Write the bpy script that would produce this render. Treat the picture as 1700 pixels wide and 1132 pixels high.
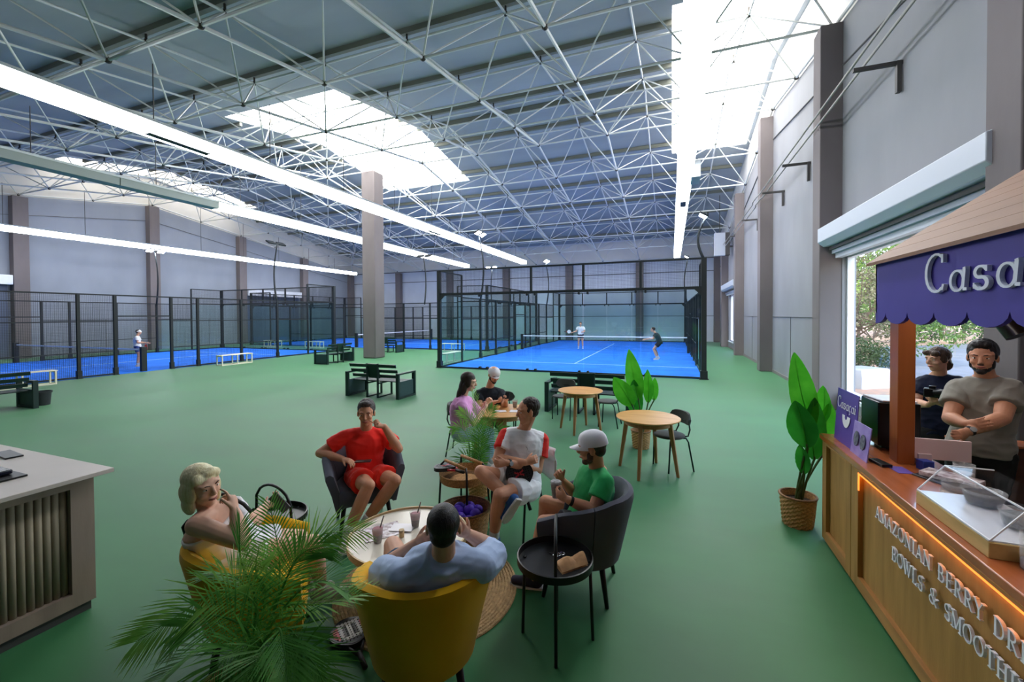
import bpy, math, random
from math import sin, cos, pi, sqrt, atan2, radians, hypot
from mathutils import Vector, Matrix, Quaternion, noise
for _o in list(bpy.data.objects): bpy.data.objects.remove(_o, do_unlink=True)
SC = bpy.context.scene
COL = SC.collection
# ---------------------------------------------------------------- camera
FPX, YAW, PITCH, ROLL, CY, CAMH = 699.665, .3618, .0152, .0053, 534.95, 2.131
_r = Vector((cos(YAW), sin(YAW), 0)); _d = Vector((-sin(YAW), cos(YAW), 0)); _z = Vector((0, 0, 1))
_u = _z*cos(PITCH) + _d*sin(PITCH); _f = _d*cos(PITCH) - _z*sin(PITCH)
_cx = _r*cos(ROLL) - _u*sin(ROLL); _cy = _r*sin(ROLL) + _u*cos(ROLL)
cam_data = bpy.data.cameras.new('camera'); cam = bpy.data.objects.new('camera', cam_data); COL.objects.link(cam)
M_ = Matrix((_cx, _cy, -_f)).transposed().to_4x4(); M_.translation = Vector((0, 0, CAMH))
cam.matrix_world = M_
cam_data.sensor_width = 36; cam_data.sensor_fit = 'HORIZONTAL'; cam_data.lens = 36*FPX/1700
cam_data.shift_y = -(566-CY)/1700; cam_data.clip_start = .05; cam_data.clip_end = 500
SC.camera = cam
# ---------------------------------------------------------------- world, sun, exposure
SC.view_settings.view_transform = 'Standard'; SC.view_settings.look = 'None'
SC.view_settings.gamma = 1; SC.view_settings.use_curve_mapping = False
SC.view_settings.exposure = 0.35
SC.cycles.transparent_max_bounces = 64; SC.cycles.max_bounces = 8; SC.cycles.sample_clamp_indirect = 8
W = bpy.data.worlds.new('world'); SC.world = W; W.use_nodes = True
_n = W.node_tree.nodes; _bg = _n['Background']
_sky = _n.new('ShaderNodeTexSky'); _sky.sky_type = 'NISHITA'; _sky.sun_disc = False
_sky.sun_elevation = radians(48); _sky.sun_rotation = radians(200); _sky.air_density = 1.2; _sky.dust_density = 2.0
W.node_tree.links.new(_sky.outputs[0], _bg.inputs[0]); _bg.inputs[1].default_value = 1.15
_sl = bpy.data.lights.new('sun', 'SUN'); _sl.energy = 2.0; _sl.angle = radians(2); _sl.color = (1, .95, .86)
sun = bpy.data.objects.new('sun', _sl); COL.objects.link(sun)
sun.rotation_euler = (radians(38), 0, radians(-20))   # high sun, from behind the camera side, never through the window
def area(name, loc, rot, sx, sy, power, color=(1, 1, 1), spread=180):
    l = bpy.data.lights.new(name, 'AREA'); l.shape = 'RECTANGLE'; l.size = sx; l.size_y = sy; l.energy = power
    l.color = color; l.spread = radians(spread)
    o = bpy.data.objects.new(name, l); COL.objects.link(o); o.location = loc; o.rotation_euler = rot; return o
_pl = bpy.data.lights.new('window_portal', 'AREA'); _pl.shape = 'RECTANGLE'; _pl.size = 2.7; _pl.size_y = 5.3; _pl.cycles.is_portal = True
_po = bpy.data.objects.new('window_portal', _pl); COL.objects.link(_po); _po.location = (3.85, 8.65, 1.7); _po.rotation_euler = (0, radians(90), 0)
# ---------------------------------------------------------------- helpers
def lin(c):
    return tuple(((v/255)/12.92 if v/255 <= .04045 else ((v/255+.055)/1.055)**2.4) for v in c)
_MC = {}
def mat(name, rgb, rough=.6, metal=0, spec=.5, var=0, vscale=4, bump=0, bscale=60, emit=0, ecol=None, sheen=0, coat=0, vcol2=None, alpha=1, stretch=(1, 1, 1), trans=0, ior=1.45, detail=4, sss=0):
    if name in _MC: return _MC[name]
    m = bpy.data.materials.new(name); m.use_nodes = True; nt = m.node_tree; b = nt.nodes['Principled BSDF']
    c = lin(rgb); b.inputs['Base Color'].default_value = (*c, 1); b.inputs['Roughness'].default_value = rough
    b.inputs['Metallic'].default_value = metal; b.inputs['Specular IOR Level'].default_value = spec
    b.inputs['IOR'].default_value = ior
    if sheen: b.inputs['Sheen Weight'].default_value = sheen
    if coat: b.inputs['Coat Weight'].default_value = coat
    if trans: b.inputs['Transmission Weight'].default_value = trans
    if sss:
        b.inputs['Subsurface Weight'].default_value = sss; b.inputs['Subsurface Radius'].default_value = (.02, .008, .004)
    if alpha < 1: b.inputs['Alpha'].default_value = alpha
    if emit:
        b.inputs['Emission Color'].default_value = (*(lin(ecol) if ecol else c), 1); b.inputs['Emission Strength'].default_value = emit
    if var or bump:
        tc = nt.nodes.new('ShaderNodeTexCoord'); mp = nt.nodes.new('ShaderNodeMapping'); mp.inputs['Scale'].default_value = stretch
        nt.links.new(tc.outputs['Object'], mp.inputs[0])
    if var:
        nz = nt.nodes.new('ShaderNodeTexNoise'); nz.inputs['Scale'].default_value = vscale; nz.inputs['Detail'].default_value = detail
        nt.links.new(mp.outputs[0], nz.inputs[0])
        cr = nt.nodes.new('ShaderNodeValToRGB'); nt.links.new(nz.outputs[0], cr.inputs[0])
        c2 = lin(vcol2) if vcol2 else tuple(v*(1+var) for v in c)
        c1 = c if vcol2 else tuple(v*(1-var) for v in c)
        cr.color_ramp.elements[0].position = .34; cr.color_ramp.elements[1].position = .66
        cr.color_ramp.elements[0].color = (*c1, 1); cr.color_ramp.elements[1].color = (*c2, 1)
        nt.links.new(cr.outputs[0], b.inputs['Base Color'])
    if bump:
        n2 = nt.nodes.new('ShaderNodeTexNoise'); n2.inputs['Scale'].default_value = bscale; n2.inputs['Detail'].default_value = 3
        nt.links.new(mp.outputs[0], n2.inputs[0])
        bp = nt.nodes.new('ShaderNodeBump'); bp.inputs['Strength'].default_value = bump; bp.inputs['Distance'].default_value = .01
        nt.links.new(n2.outputs[0], bp.inputs['Height']); nt.links.new(bp.outputs[0], b.inputs['Normal'])
    _MC[name] = m; return m
def wood(name, c1, c2, scale=3, stretch=(1, 12, 12), rough=.45, coat=0, bands=0):
    if name in _MC: return _MC[name]
    m = mat(name, c1, rough, var=.1, vscale=scale, vcol2=c2, stretch=stretch, bump=.06, bscale=30, detail=8, coat=coat)
    return m
def fabric(name, rgb, var=.06, bump=.35, bscale=9, rough=.9):
    return mat(name, rgb, rough, var=var, vscale=3, bump=bump, bscale=bscale, spec=.2, sheen=.15)
def tag(o, label=None, cat=None, group=None, kind=None):
    if label: o['label'] = label
    if cat: o['category'] = cat
    if group: o['group'] = group
    if kind: o['kind'] = kind
    return o
def thing(name, label, cat, loc=(0, 0, 0), rz=0, group=None):
    o = bpy.data.objects.new(name, None); COL.objects.link(o); o.location = loc; o.rotation_euler = (0, 0, rz)
    o.empty_display_size = .1
    return tag(o, label, cat, group)
def frame_from(z, hint=None):
    z = Vector(z).normalized(); h = Vector(hint) if hint is not None else (Vector((0, 0, 1)) if abs(z.z) < .9 else Vector((0, 1, 0)))
    x = h.cross(z)
    if x.length < 1e-6: x = Vector((1, 0, 0)).cross(z)
    x.normalize(); y = z.cross(x); return x, y, z
class MB:
    def __init__(s): s.v = []; s.f = []; s.m = []; s.cur = 0
    def add(s, vs, fs):
        b = len(s.v); s.v += [tuple(v) for v in vs]; s.f += [tuple(i+b for i in f) for f in fs]; s.m += [s.cur]*len(fs); return s
    def mi(s, i): s.cur = i; return s
    def box(s, c, d, rz=0, R=None):
        x, y, z = d[0]/2, d[1]/2, d[2]/2; c = Vector(c); vs = []
        for q in ((-x, -y, -z), (x, -y, -z), (x, y, -z), (-x, y, -z), (-x, -y, z), (x, -y, z), (x, y, z), (-x, y, z)):
            q = Vector(q)
            if R is not None: q = R @ q
            elif rz: q = Vector((q.x*cos(rz)-q.y*sin(rz), q.x*sin(rz)+q.y*cos(rz), q.z))
            vs.append(c+q)
        return s.add(vs, [(0, 3, 2, 1), (4, 5, 6, 7), (0, 1, 5, 4), (1, 2, 6, 5), (2, 3, 7, 6), (3, 0, 4, 7)])
    def bb(s, x0, x1, y0, y1, z0, z1): return s.box(((x0+x1)/2, (y0+y1)/2, (z0+z1)/2), (abs(x1-x0), abs(y1-y0), abs(z1-z0)))
    def bar(s, p0, p1, w, h, hint=None):
        p0 = Vector(p0); p1 = Vector(p1); x, y, z = frame_from(p1-p0, hint)
        R = Matrix((x, y, z)).transposed(); return s.box((p0+p1)/2, (w, h, (p1-p0).length), R=R)
    def tube(s, pts, r, n=8, closed=False, cap=True, sx=1, hint=None):
        pts = [Vector(p) for p in pts]; N = len(pts); rs = r if isinstance(r, (list, tuple)) else [r]*N
        vs = []; prev = None
        for i, p in enumerate(pts):
            if closed: t = pts[(i+1) % N]-pts[i-1]
            else: t = pts[min(i+1, N-1)]-pts[max(i-1, 0)]
            t = t.normalized()
            if prev is None: x, y, _ = frame_from(t, hint)
            else:
                x = prev-t*prev.dot(t)
                if x.length < 1e-6: x, y, _ = frame_from(t, hint)
                x.normalize(); y = t.cross(x)
            prev = x
            for k in range(n):
                a = 2*pi*k/n; vs.append(p+(x*cos(a)*sx+y*sin(a))*rs[i])
        fs = []
        for i in range(N if closed else N-1):
            a = i*n; b = ((i+1) % N)*n
            for k in range(n): fs.append((a+k, a+(k+1) % n, b+(k+1) % n, b+k))
        if cap and not closed: fs.append(tuple(range(n-1, -1, -1))); fs.append(tuple((N-1)*n+k for k in range(n)))
        return s.add(vs, fs)
    def cyl(s, p0, p1, r0, r1=None, n=12, cap=True): return s.tube([p0, p1], [r0, r0 if r1 is None else r1], n, cap=cap)
    def lathe(s, prof, c=(0, 0, 0), n=24, axis=None, close=False):
        c = Vector(c); x, y, z = (Vector((1, 0, 0)), Vector((0, 1, 0)), Vector((0, 0, 1))) if axis is None else frame_from(axis)
        vs = []; L = len(prof)
        for r, h in prof:
            for k in range(n):
                a = 2*pi*k/n; vs.append(c+x*(r*cos(a))+y*(r*sin(a))+z*h)
        fs = []
        for i in range(L if close else L-1):
            a = i*n; b = ((i+1) % L)*n
            for k in range(n): fs.append((a+k, a+(k+1) % n, b+(k+1) % n, b+k))
        if not close:
            if prof[0][0] > 1e-5: fs.append(tuple(range(n-1, -1, -1)))
            if prof[-1][0] > 1e-5: fs.append(tuple((L-1)*n+k for k in range(n)))
        return s.add(vs, fs)
    def prism(s, out, o, ax, ay, th):
        """outline (list of 2d) in the plane o,ax,ay extruded by th along ax x ay"""
        o = Vector(o); ax = Vector(ax); ay = Vector(ay); nz = ax.cross(ay).normalized()*th; n = len(out)
        vs = [o+ax*p[0]+ay*p[1] for p in out]; vs += [v+nz for v in vs]
        fs = [tuple(range(n-1, -1, -1)), tuple(range(n, 2*n))]+[(i, (i+1) % n, n+(i+1) % n, n+i) for i in range(n)]
        return s.add(vs, fs)
    def ell(s, c, r, R=None, n=16, m=10):
        c = Vector(c); vs = []; fs = []
        for i in range(1, m):
            t = pi*i/m
            for k in range(n):
                a = 2*pi*k/n; q = Vector((r[0]*sin(t)*cos(a), r[1]*sin(t)*sin(a), r[2]*cos(t)))
                vs.append(c+(R @ q if R is not None else q))
        q = Vector((0, 0, r[2])); vs.append(c+(R @ q if R is not None else q)); vs.append(c-(R @ q if R is not None else q))
        for i in range(m-2):
            for k in range(n): fs.append((i*n+k, (i+1)*n+k, (i+1)*n+(k+1) % n, i*n+(k+1) % n))
        T = (m-1)*n
        for k in range(n): fs.append((T, k, (k+1) % n)); fs.append((T+1, (m-2)*n+(k+1) % n, (m-2)*n+k))
        return s.add(vs, fs)
    def grid(s, fn, nu, nv, th=0, closed_u=False):
        P = [[Vector(fn(i/nu, j/nv)) for j in range(nv+1)] for i in range(nu+1)]
        vs = [p for r in P for p in r]; w = nv+1
        fs = [(i*w+j, (i+1)*w+j, (i+1)*w+j+1, i*w+j+1) for i in range(nu) for j in range(nv)]
        return s.add(vs, fs)
    def build(s, name, mt, parent=None, smooth=False, at=None, bevel=0, auto=None, mods=None, kind=None, label=None, world=False):
        me = bpy.data.meshes.new(name)
        off = Vector((0, 0, 0))
        if at is not None: off = Vector(at)
        if world and parent is not None: off = parent['_w'] if False else parent.location.copy()
        vs = [(v[0]-off.x, v[1]-off.y, v[2]-off.z) for v in s.v] if off.length else s.v
        me.from_pydata(vs, [], s.f)
        ms = mt if isinstance(mt, (list, tuple)) else [mt]
        for q in ms: me.materials.append(q)
        if len(ms) > 1: me.polygons.foreach_set('material_index', s.m)
        if smooth or auto:
            me.polygons.foreach_set('use_smooth', [True]*len(me.polygons))
            if auto: me.set_sharp_from_angle(angle=radians(auto))
        me.update()
        o = bpy.data.objects.new(name, me); COL.objects.link(o)
        if at is not None: o.location = off
        if parent is not None: o.parent = parent
        if bevel:
            b = o.modifiers.new('bevel', 'BEVEL'); b.width = bevel; b.segments = 2; b.limit_method = 'ANGLE'
            me.polygons.foreach_set('use_smooth', [True]*len(me.polygons)); me.set_sharp_from_angle(angle=radians(40))
        if kind: o['kind'] = kind
        if label: o['label'] = label
        return o
def copy_tree(o, parent=None):
    c = o.copy(); COL.objects.link(c)
    if parent is not None: c.parent = parent
    for ch in [k for k in bpy.data.objects if k.parent == o]: copy_tree(ch, c)
    return c
# ================================================================= THE HALL
XR, XL, YB, YF = 3.52, -32.6, 36.95, -3.2
GX, GY, SX_, SY_, RZ, SL = -2.4956, 17.923, 2.989, 3.093, 9.654, .1549
gx = lambda i: GX-i*SX_
gy = lambda j: GY+j*SY_
zlow = lambda Y: RZ-SL*abs(Y-GY)
zup = lambda Y: 11.09-SL*abs(Y-GY)
zroof = lambda Y: 11.45-SL*abs(Y-GY)
# floor
def floor_material():
    m = mat('green_floor', (64, 120, 82), .5, spec=.34)
    nt = m.node_tree; b = nt.nodes['Principled BSDF']
    tc = nt.nodes.new('ShaderNodeTexCoord')
    n1 = nt.nodes.new('ShaderNodeTexNoise'); n1.inputs['Scale'].default_value = .55; n1.inputs['Detail'].default_value = 7
    mp = nt.nodes.new('ShaderNodeMapping'); mp.inputs['Scale'].default_value = (1, 2.2, 1)
    nt.links.new(tc.outputs['Object'], mp.inputs[0]); nt.links.new(mp.outputs[0], n1.inputs[0])
    cr = nt.nodes.new('ShaderNodeValToRGB'); cr.color_ramp.elements[0].position = .3; cr.color_ramp.elements[1].position = .7
    cr.color_ramp.elements[0].color = (*lin((46, 106, 62)), 1); cr.color_ramp.elements[1].color = (*lin((60, 122, 76)), 1)
    nt.links.new(n1.outputs[0], cr.inputs[0]); nt.links.new(cr.outputs[0], b.inputs['Base Color'])
    b.inputs['Sheen Weight'].default_value = .3; b.inputs['Sheen Roughness'].default_value = .3
    n2 = nt.nodes.new('ShaderNodeTexNoise'); n2.inputs['Scale'].default_value = 220; n2.inputs['Detail'].default_value = 2
    nt.links.new(tc.outputs['Object'], n2.inputs[0])
    bp = nt.nodes.new('ShaderNodeBump'); bp.inputs['Strength'].default_value = .12; bp.inputs['Distance'].default_value = .003
    nt.links.new(n2.outputs[0], bp.inputs['Height']); nt.links.new(bp.outputs[0], b.inputs['Normal'])
    rr = nt.nodes.new('ShaderNodeMapRange'); rr.inputs[3].default_value = .44; rr.inputs[4].default_value = .58
    nt.links.new(n1.outputs[0], rr.inputs[0]); nt.links.new(rr.outputs[0], b.inputs['Roughness'])
    return m
MB().bb(XL-.3, XR+.3, YF, YB+.3, -.2, 0).build('floor', floor_material(), kind='structure')
conc = mat('concrete_panel', (134, 135, 140), .85, var=.07, vscale=.8, bump=.1, bscale=8, stretch=(1, 1, .5))
conc_b = mat('blue_grey_concrete_panel', (138, 144, 156), .85, var=.07, vscale=.7, bump=.1, bscale=8, stretch=(1, 1, .5))
colm = mat('column_concrete', (112, 105, 106), .9, var=.08, vscale=1.3, bump=.15, bscale=12, stretch=(1, 1, .4))
groove = mat('panel_joint', (92, 90, 92), .9)
clad = mat('light_cladding', (205, 203, 200), .8, var=.03, vscale=1)
deck = mat('roof_deck', (150, 157, 162), .8, var=.1, vscale=.6, stretch=(.3, 1, 1))
steel = mat('white_steel', (202, 205, 204), .5, spec=.4)
nodem = mat('node_steel', (62, 58, 54), .5, metal=.5)
greym = mat('dark_grey_paint', (70, 68, 68), .6)
whitem = mat('white_enamel', (186, 192, 204), .45)
winf = mat('white_window_frame', (220, 222, 230), .5)
CY_ = [gy(-6), gy(-4), gy(-2), gy(0), gy(2), gy(4), gy(6)]     # column rows
def tall_poly(X, ya, yb, zb0, zt, th):     # wall slab in the plane X between ya,yb with a top following the roof chord
    mb = MB(); pts = [(ya, zb0)]
    ys = sorted({ya, yb} | {y for y in [GY] if ya < y < yb})
    pts = [(ya, zb0), (yb, zb0)]+[(y, zt(y)) for y in reversed(ys)]
    mb.prism(pts, (X, 0, 0), (0, 1, 0), (0, 0, 1), th); return mb
# right wall: bays between columns, two of them with windows
CR_ = [gy(-6), 5.72, 11.55, 18.35, 25.0, 31.4, gy(6)]
def side_wall(name, X, sgn, openings, mt):
    th = .25*sgn
    mb = MB(); CY_ = CR_ if sgn > 0 else globals()['CY_']
    for a, b in zip(CY_[:-1], CY_[1:]):
        op = next((o for o in openings if a < (o[0]+o[1])/2 < b), None)
        def slab(y0, y1, z0, zt):
            ys = sorted({y0, y1} | ({GY} if y0 < GY < y1 else set()))
            pts = [(y0, z0), (y1, z0)]+[(y, zt(y) if callable(zt) else zt) for y in reversed(ys)]
            if sgn > 0: mb.prism(pts, (X, 0, 0), (0, 1, 0), (0, 0, 1), .25)
            else: mb.prism(pts, (X-.25, 0, 0), (0, 1, 0), (0, 0, 1), .25)
        if op:
            oy0, oy1, oz0, oz1 = op
            if oy0 > a: slab(a, oy0, 0, oz1)
            if oy1 < b: slab(oy1, b, 0, oz1)
            slab(oy0, oy1, 0, oz0); slab(a, b, oz1, lambda y: zlow(y)-.05)
        else: slab(a, b, 0, lambda y: zlow(y)-.05)
    slab2 = (YF, CY_[0]); mb.bb(X, X+th, YF, CY_[0], 0, zlow(CY_[0])-.05); mb.bb(X, X+th, CY_[-1], YB, 0, zlow(CY_[-1])-.05)
    w = mb.build(name, mt, kind='structure')
    g = MB(); gx_ = X-.006*sgn
    for a, b in zip(CY_[:-1], CY_[1:]):
        ya, yb = a+.3, b-.3
        g.bar((gx_, ya, zlow(ya)-1.05), (gx_, yb, zlow(yb)-1.05), .02, .06, hint=(1, 0, 0))
        if not any(a < (o[0]+o[1])/2 < b for o in openings):
            g.bar((gx_, ya, 2.05), (gx_, yb, 2.05), .014, .03, hint=(1, 0, 0))
            g.bar((gx_, (ya+yb)/2+.6, 0), (gx_, (ya+yb)/2+.6, 2.05), .014, .012, hint=(1, 0, 0))
    g.build('panel_joints', groove, w)
    # light cladding between the wall top and the roof
    c = MB()
    for a, b in zip([YF]+CY_, CY_+[YB]):
        ys = sorted({a, b} | ({GY} if a < GY < b else set()))
        for y0, y1 in zip(ys[:-1], ys[1:]):
            pts = [(y0, zlow(y0)-.05), (y1, zlow(y1)-.05), (y1, zroof(y1)), (y0, zroof(y0))]
            c.prism(pts, (X+(.08 if sgn > 0 else -.2), 0, 0), (0, 1, 0), (0, 0, 1), .12)
    c.build('upper_cladding', clad, w)
    return w
WIN1 = (6.0, 11.28, .38, 3.42); WIN2 = (25.35, 30.6, .45, 3.4)
wall_right = side_wall('wall_right', XR, 1, [WIN1, WIN2], conc)
wall_left = side_wall('wall_left', XL, -1, [], conc_b)
bw = MB(); bw.bb(XL-.25, XR+.25, YB, YB+.25, 0, zroof(YB)); wall_back = bw.build('wall_back', mat('brightened_back_wall_panel', (196, 202, 214), .85, var=.05, vscale=.7), kind='structure')  # paler than the left wall, colour stands in for light missing this far back
g = MB()
for i in range(-2, 10, 2):
    if i < -1: continue
g.bb(XL, XR, YB-.03, YB, zlow(YB)-.06, zlow(YB)+.02); g.bb(XL, XR, YB-.012, YB, zlow(YB)-1.1, zlow(YB)-1.04)
g.bb(XL, XR, YB-.01, YB, 2.03, 2.07); g.build('panel_joints', groove, wall_back)
c = MB(); c.bb(XL, XR, YB-.02, YB, zlow(YB)+.05, zroof(YB)-.1); c.build('upper_cladding', clad, wall_back)
MB().bb(XL-.25, XR+.25, YF-.25, YF, 0, zroof(YF)).build('wall_front', mat('dark_front_wall', (60, 60, 64), .9), kind='structure')
# columns
for k, y in enumerate(CY_):
    yr = CR_[k]; mb = MB(); mb.bb(XR-.42, XR+.02, yr-.25, yr+.25, 0, zlow(yr)-.12); mb.build('trim_1', colm, kind='structure', at=(XR-.2, yr, 0), bevel=.015)
    mb = MB(); mb.bb(XL-.02, XL+.42, y-.3, y+.3, 0, zlow(y)-.12); mb.build('trim_2', colm, kind='structure', at=(XL+.2, y, 0), bevel=.015)
for i in (0, 2, 4, 6, 8):
    x = gx(i); MB().bb(x-.3, x+.3, YB-.42, YB+.02, 0, zlow(YB)-.12).build('trim_3', colm, kind='structure', at=(x, YB-.2, 0), bevel=.015)
mb = MB(); mb.box((0, 0, (zlow(GY)-.12)/2), (.78, .78, zlow(GY)-.12)); 
cc = mb.build('concrete_column', colm, bevel=.05); cc.location = (gx(4), gy(0), 0); cc['kind'] = 'structure'
base_m = mat('grey_baseboard', (120, 116, 116), .8)
mb = MB()
for a, b in zip(CR_[:-1], CR_[1:]): mb.bb(XR-.03, XR, a+.3, b-.3, 0, .1)
mb.build('baseboard_right', base_m, kind='structure')
# roof deck with three skylights across the ridge
SKY_Y0, SKY_Y1 = 12.5, 23.7
SKYX = [(-32.5, -29.85), (-17.7, -11.72), (.02, 3.45)]
mb = MB()
def roofslab(x0, x1, y0, y1, dz=0, th=.12, m=mb):
    ys = sorted({y0, y1} | ({GY} if y0 < GY < y1 else set()))
    for a, b in zip(ys[:-1], ys[1:]):
        za, zb = zroof(a)+dz, zroof(b)+dz
        m.add([(x0, a, za), (x1, a, za), (x1, b, zb), (x0, b, zb), (x0, a, za+th), (x1, a, za+th), (x1, b, zb+th), (x0, b, zb+th)],
              [(0, 3, 2, 1), (4, 5, 6, 7), (0, 1, 5, 4), (1, 2, 6, 5), (2, 3, 7, 6), (3, 0, 4, 7)])
roofslab(XL-.3, XR+.3, YF-.2, SKY_Y0); roofslab(XL-.3, XR+.3, SKY_Y1, YB+.3)
xs = XL-.3
for a, b in SKYX: roofslab(xs, a, SKY_Y0, SKY_Y1); xs = b
roofslab(xs, XR+.3, SKY_Y0, SKY_Y1)
ceiling = mb.build('ceiling', deck, kind='structure')
pm = mat('purlin_steel', (120, 122, 112), .7)
for j in range(-6, 7):
    y = gy(j)+SY_/2
    if y > YB: continue
    purl = [(XL, XR)] if not SKY_Y0 < y < SKY_Y1 else [(-29.8, -17.75), (-11.7, 0)]
    for a, b in purl: mb = MB(); mb.bb(a, b, y-.06, y+.06, zroof(y)-.17, zroof(y)-.01); mb.build('purlin', pm, ceiling)
for a, b in [(-29.8, -17.75), (-11.7, 0)]: mb = MB(); mb.bb(a, b, GY-.05, GY+.05, zroof(GY)-.2, zroof(GY)-.02); mb.build('purlin', pm, ceiling)
skm = mat('skylight_panel', (255, 255, 255), .5, emit=10, ecol=(255, 253, 248))
skw = mat('warm_skylight_panel', (255, 250, 240), .5, emit=2.2, ecol=(255, 246, 228))
for k, (a, b) in enumerate(SKYX):
    mb = MB(); roofslab(a, b, SKY_Y0, SKY_Y1, dz=.08, th=.03, m=mb)
    mb.build('window_%d' % (k+3), skw if k == 0 else skm, kind='structure')
# space frame
frame = thing('roof_space_frame', 'white tubular steel space frame carrying the whole roof', 'roof truss', (0, 0, 0)); frame['kind'] = 'structure'; del frame['category']; del frame['label']
NI = range(-2, 11); NJ = range(-6, 7)
low = {(i, j): Vector((min(gx(i), XR-.05), gy(j), zlow(gy(j)))) for i in NI for j in NJ}
upp = {(i, j): Vector((gx(i)-SX_/2, gy(j)+SY_/2, zup(gy(j)+SY_/2))) for i in range(-2, 10) for j in range(-6, 6)}
rid = {i: Vector((gx(i)-SX_/2, GY, 11.22)) for i in range(-2, 10)}
RT = .034
for j in NJ:
    mb = MB()
    mb.tube([low[(10, j)], low[(-2, j)]], RT, 6); mb.build('lower_chord', steel, frame)
for i in NI:
    mb = MB(); mb.tube([low[(i, -6)], low[(i, 0)], low[(i, 6)]], RT+.008, 6); mb.build('lower_chord', steel, frame)
for j in range(-6, 6):
    MB().tube([upp[(9, j)], upp[(-2, j)]], RT, 6).build('upper_chord', steel, frame)
for i in range(-2, 10):
    MB().tube([upp[(i, -6)], upp[(i, -1)], rid[i], upp[(i, 0)], upp[(i, 5)]], RT, 6).build('upper_chord', steel, frame)
MB().tube([rid[9], rid[-2]], RT, 6).build('ridge_chord', steel, frame)
for j in NJ:
    mb = MB(); nb = MB()
    for i in NI:
        L = low[(i, j)]; nb.ell(L, (.075, .075, .075), n=8, m=6)
        for a in (-1, 0):
            for b in (-1, 0):
                u = upp.get((i+a, j+b))
                if u is not None: mb.tube([L, u], RT*.72, 5, cap=False)
        if j == 0:
            for a in (-1, 0):
                if i+a in rid: mb.tube([L, rid[i+a]], RT*.72, 5, cap=False)
    for i in range(-2, 10):
        if (i, j) in upp:
            u = upp[(i, j)]; nb.ell(u, (.07, .07, .07), n=8, m=6); nb.cyl(u, u+Vector((0, 0, .22)), .03, n=6)
    mb.build('web_bars', steel, frame); nb.build('node_balls', nodem, frame)
# strip lights hung under the frame
lum = mat('strip_diffuser', (255, 255, 255), .5, emit=11, ecol=(246, 249, 255))
offm = mat('unlit_diffuser', (150, 160, 156), .5)
hous = mat('strip_housing', (206, 212, 214), .4)
SZ = 6.3
def strip(label, X, y0, y1, lit, slots=(), w=.4):
    t = thing('strip_light', label, 'light', (X, y0, SZ), 0, 'long suspended strip lights')
    MB().bb(-w/2-.015, w/2+.015, 0, y1-y0, .24, .3).build('housing', hous, t)
    ys = [y0]+[v for v in (lit[0], lit[1]) if y0 < v < y1]+[y1]
    for a, b in zip(ys[:-1], ys[1:]):
        on = lit[0] <= (a+b)/2 <= lit[1]
        n = max(1, round((b-a)/3.0))
        for k in range(n):
            u0 = a+(b-a)*k/n; u1 = a+(b-a)*(k+1)/n
            MB().bb(-w/2, w/2, u0-y0+.01, u1-y0-.01, 0, .24).build('diffuser', lum if on else offm, t)
    for a, b in slots: MB().bb(-w*.18, w*.3, a-y0, b-y0, -.012, .02).build('louvre', greym, t)
    mb = MB(); y = y0+1.2
    while y < y1:
        MB().cyl((0, y-y0, .3), (0, y-y0, zlow(y)-SZ+.1), .012, n=5).build('hanging_rod', greym, t); y += 3.0
    return t
strip('lit strip light running over the near court, with dark louvres', -11.1, -1.0, 32.2, (-2, 40), [(6.05, 7.4), (17.8, 19)])
strip('lit strip light beside the right wall, nearest the shutter', .38, 3.0, 33.0, (2, 40), [(16.8, 17.6)], .42)
strip('strip light unlit at its near half, left of the concrete column', -16.4, 5.0, 32.6, (11.2, 40))
strip('lit strip light furthest left, in front of the left wall', -29.6, 6.0, 34.0, (6, 40))
mb = MB(); mb.bb(.55, .8, 13.6, 14.4, 6.2, 6.7)
tag(mb.build('wireless_box', mat('light_grey_plastic', (170, 176, 180), .5), at=(.67, 14, 6.2)), 'small grey box fixed to the strip light beside the right wall', 'box')
# ---- window in the right wall
def window(n, X, op, label=None):
    y0, y1, z0, z1 = op
    f = MB(); d = .06
    for (a, b, c, e) in ((y0, y0+d, z0, z1), (y1-d, y1, z0, z1), (y0, y1, z0, z0+d), (y0, y1, z1-d, z1)): f.bb(X+.08, X+.2, a, b, c, e)
    w = f.build('window_%d' % n, winf, kind='structure')
    MB().bb(X-.05, X+.25, y0-.02, y1+.3, z0-.07, z0).build('window_sill', winf, w)
    gl = bpy.data.materials.get('window_glass') or bpy.data.materials.new('window_glass')
    if not gl.use_nodes:
        gl.use_nodes = True; nt = gl.node_tree; nt.nodes.clear(); o = nt.nodes.new('ShaderNodeOutputMaterial')
        mx = nt.nodes.new('ShaderNodeMixShader'); mx.inputs[0].default_value = .06
        tr = nt.nodes.new('ShaderNodeBsdfTransparent'); tr.inputs[0].default_value = (.96, .98, .98, 1)
        gs = nt.nodes.new('ShaderNodeBsdfGlossy'); gs.inputs['Roughness'].default_value = .02
        nt.links.new(tr.outputs[0], mx.inputs[1]); nt.links.new(gs.outputs[0], mx.inputs[2]); nt.links.new(mx.outputs[0], o.inputs[0])
    MB().bb(X+.13, X+.136, y0+d, y1-d, z0+d, z1-d).build('window_pane', gl, w)
    return w
window(1, XR, WIN1); window(2, XR, WIN2)
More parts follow.
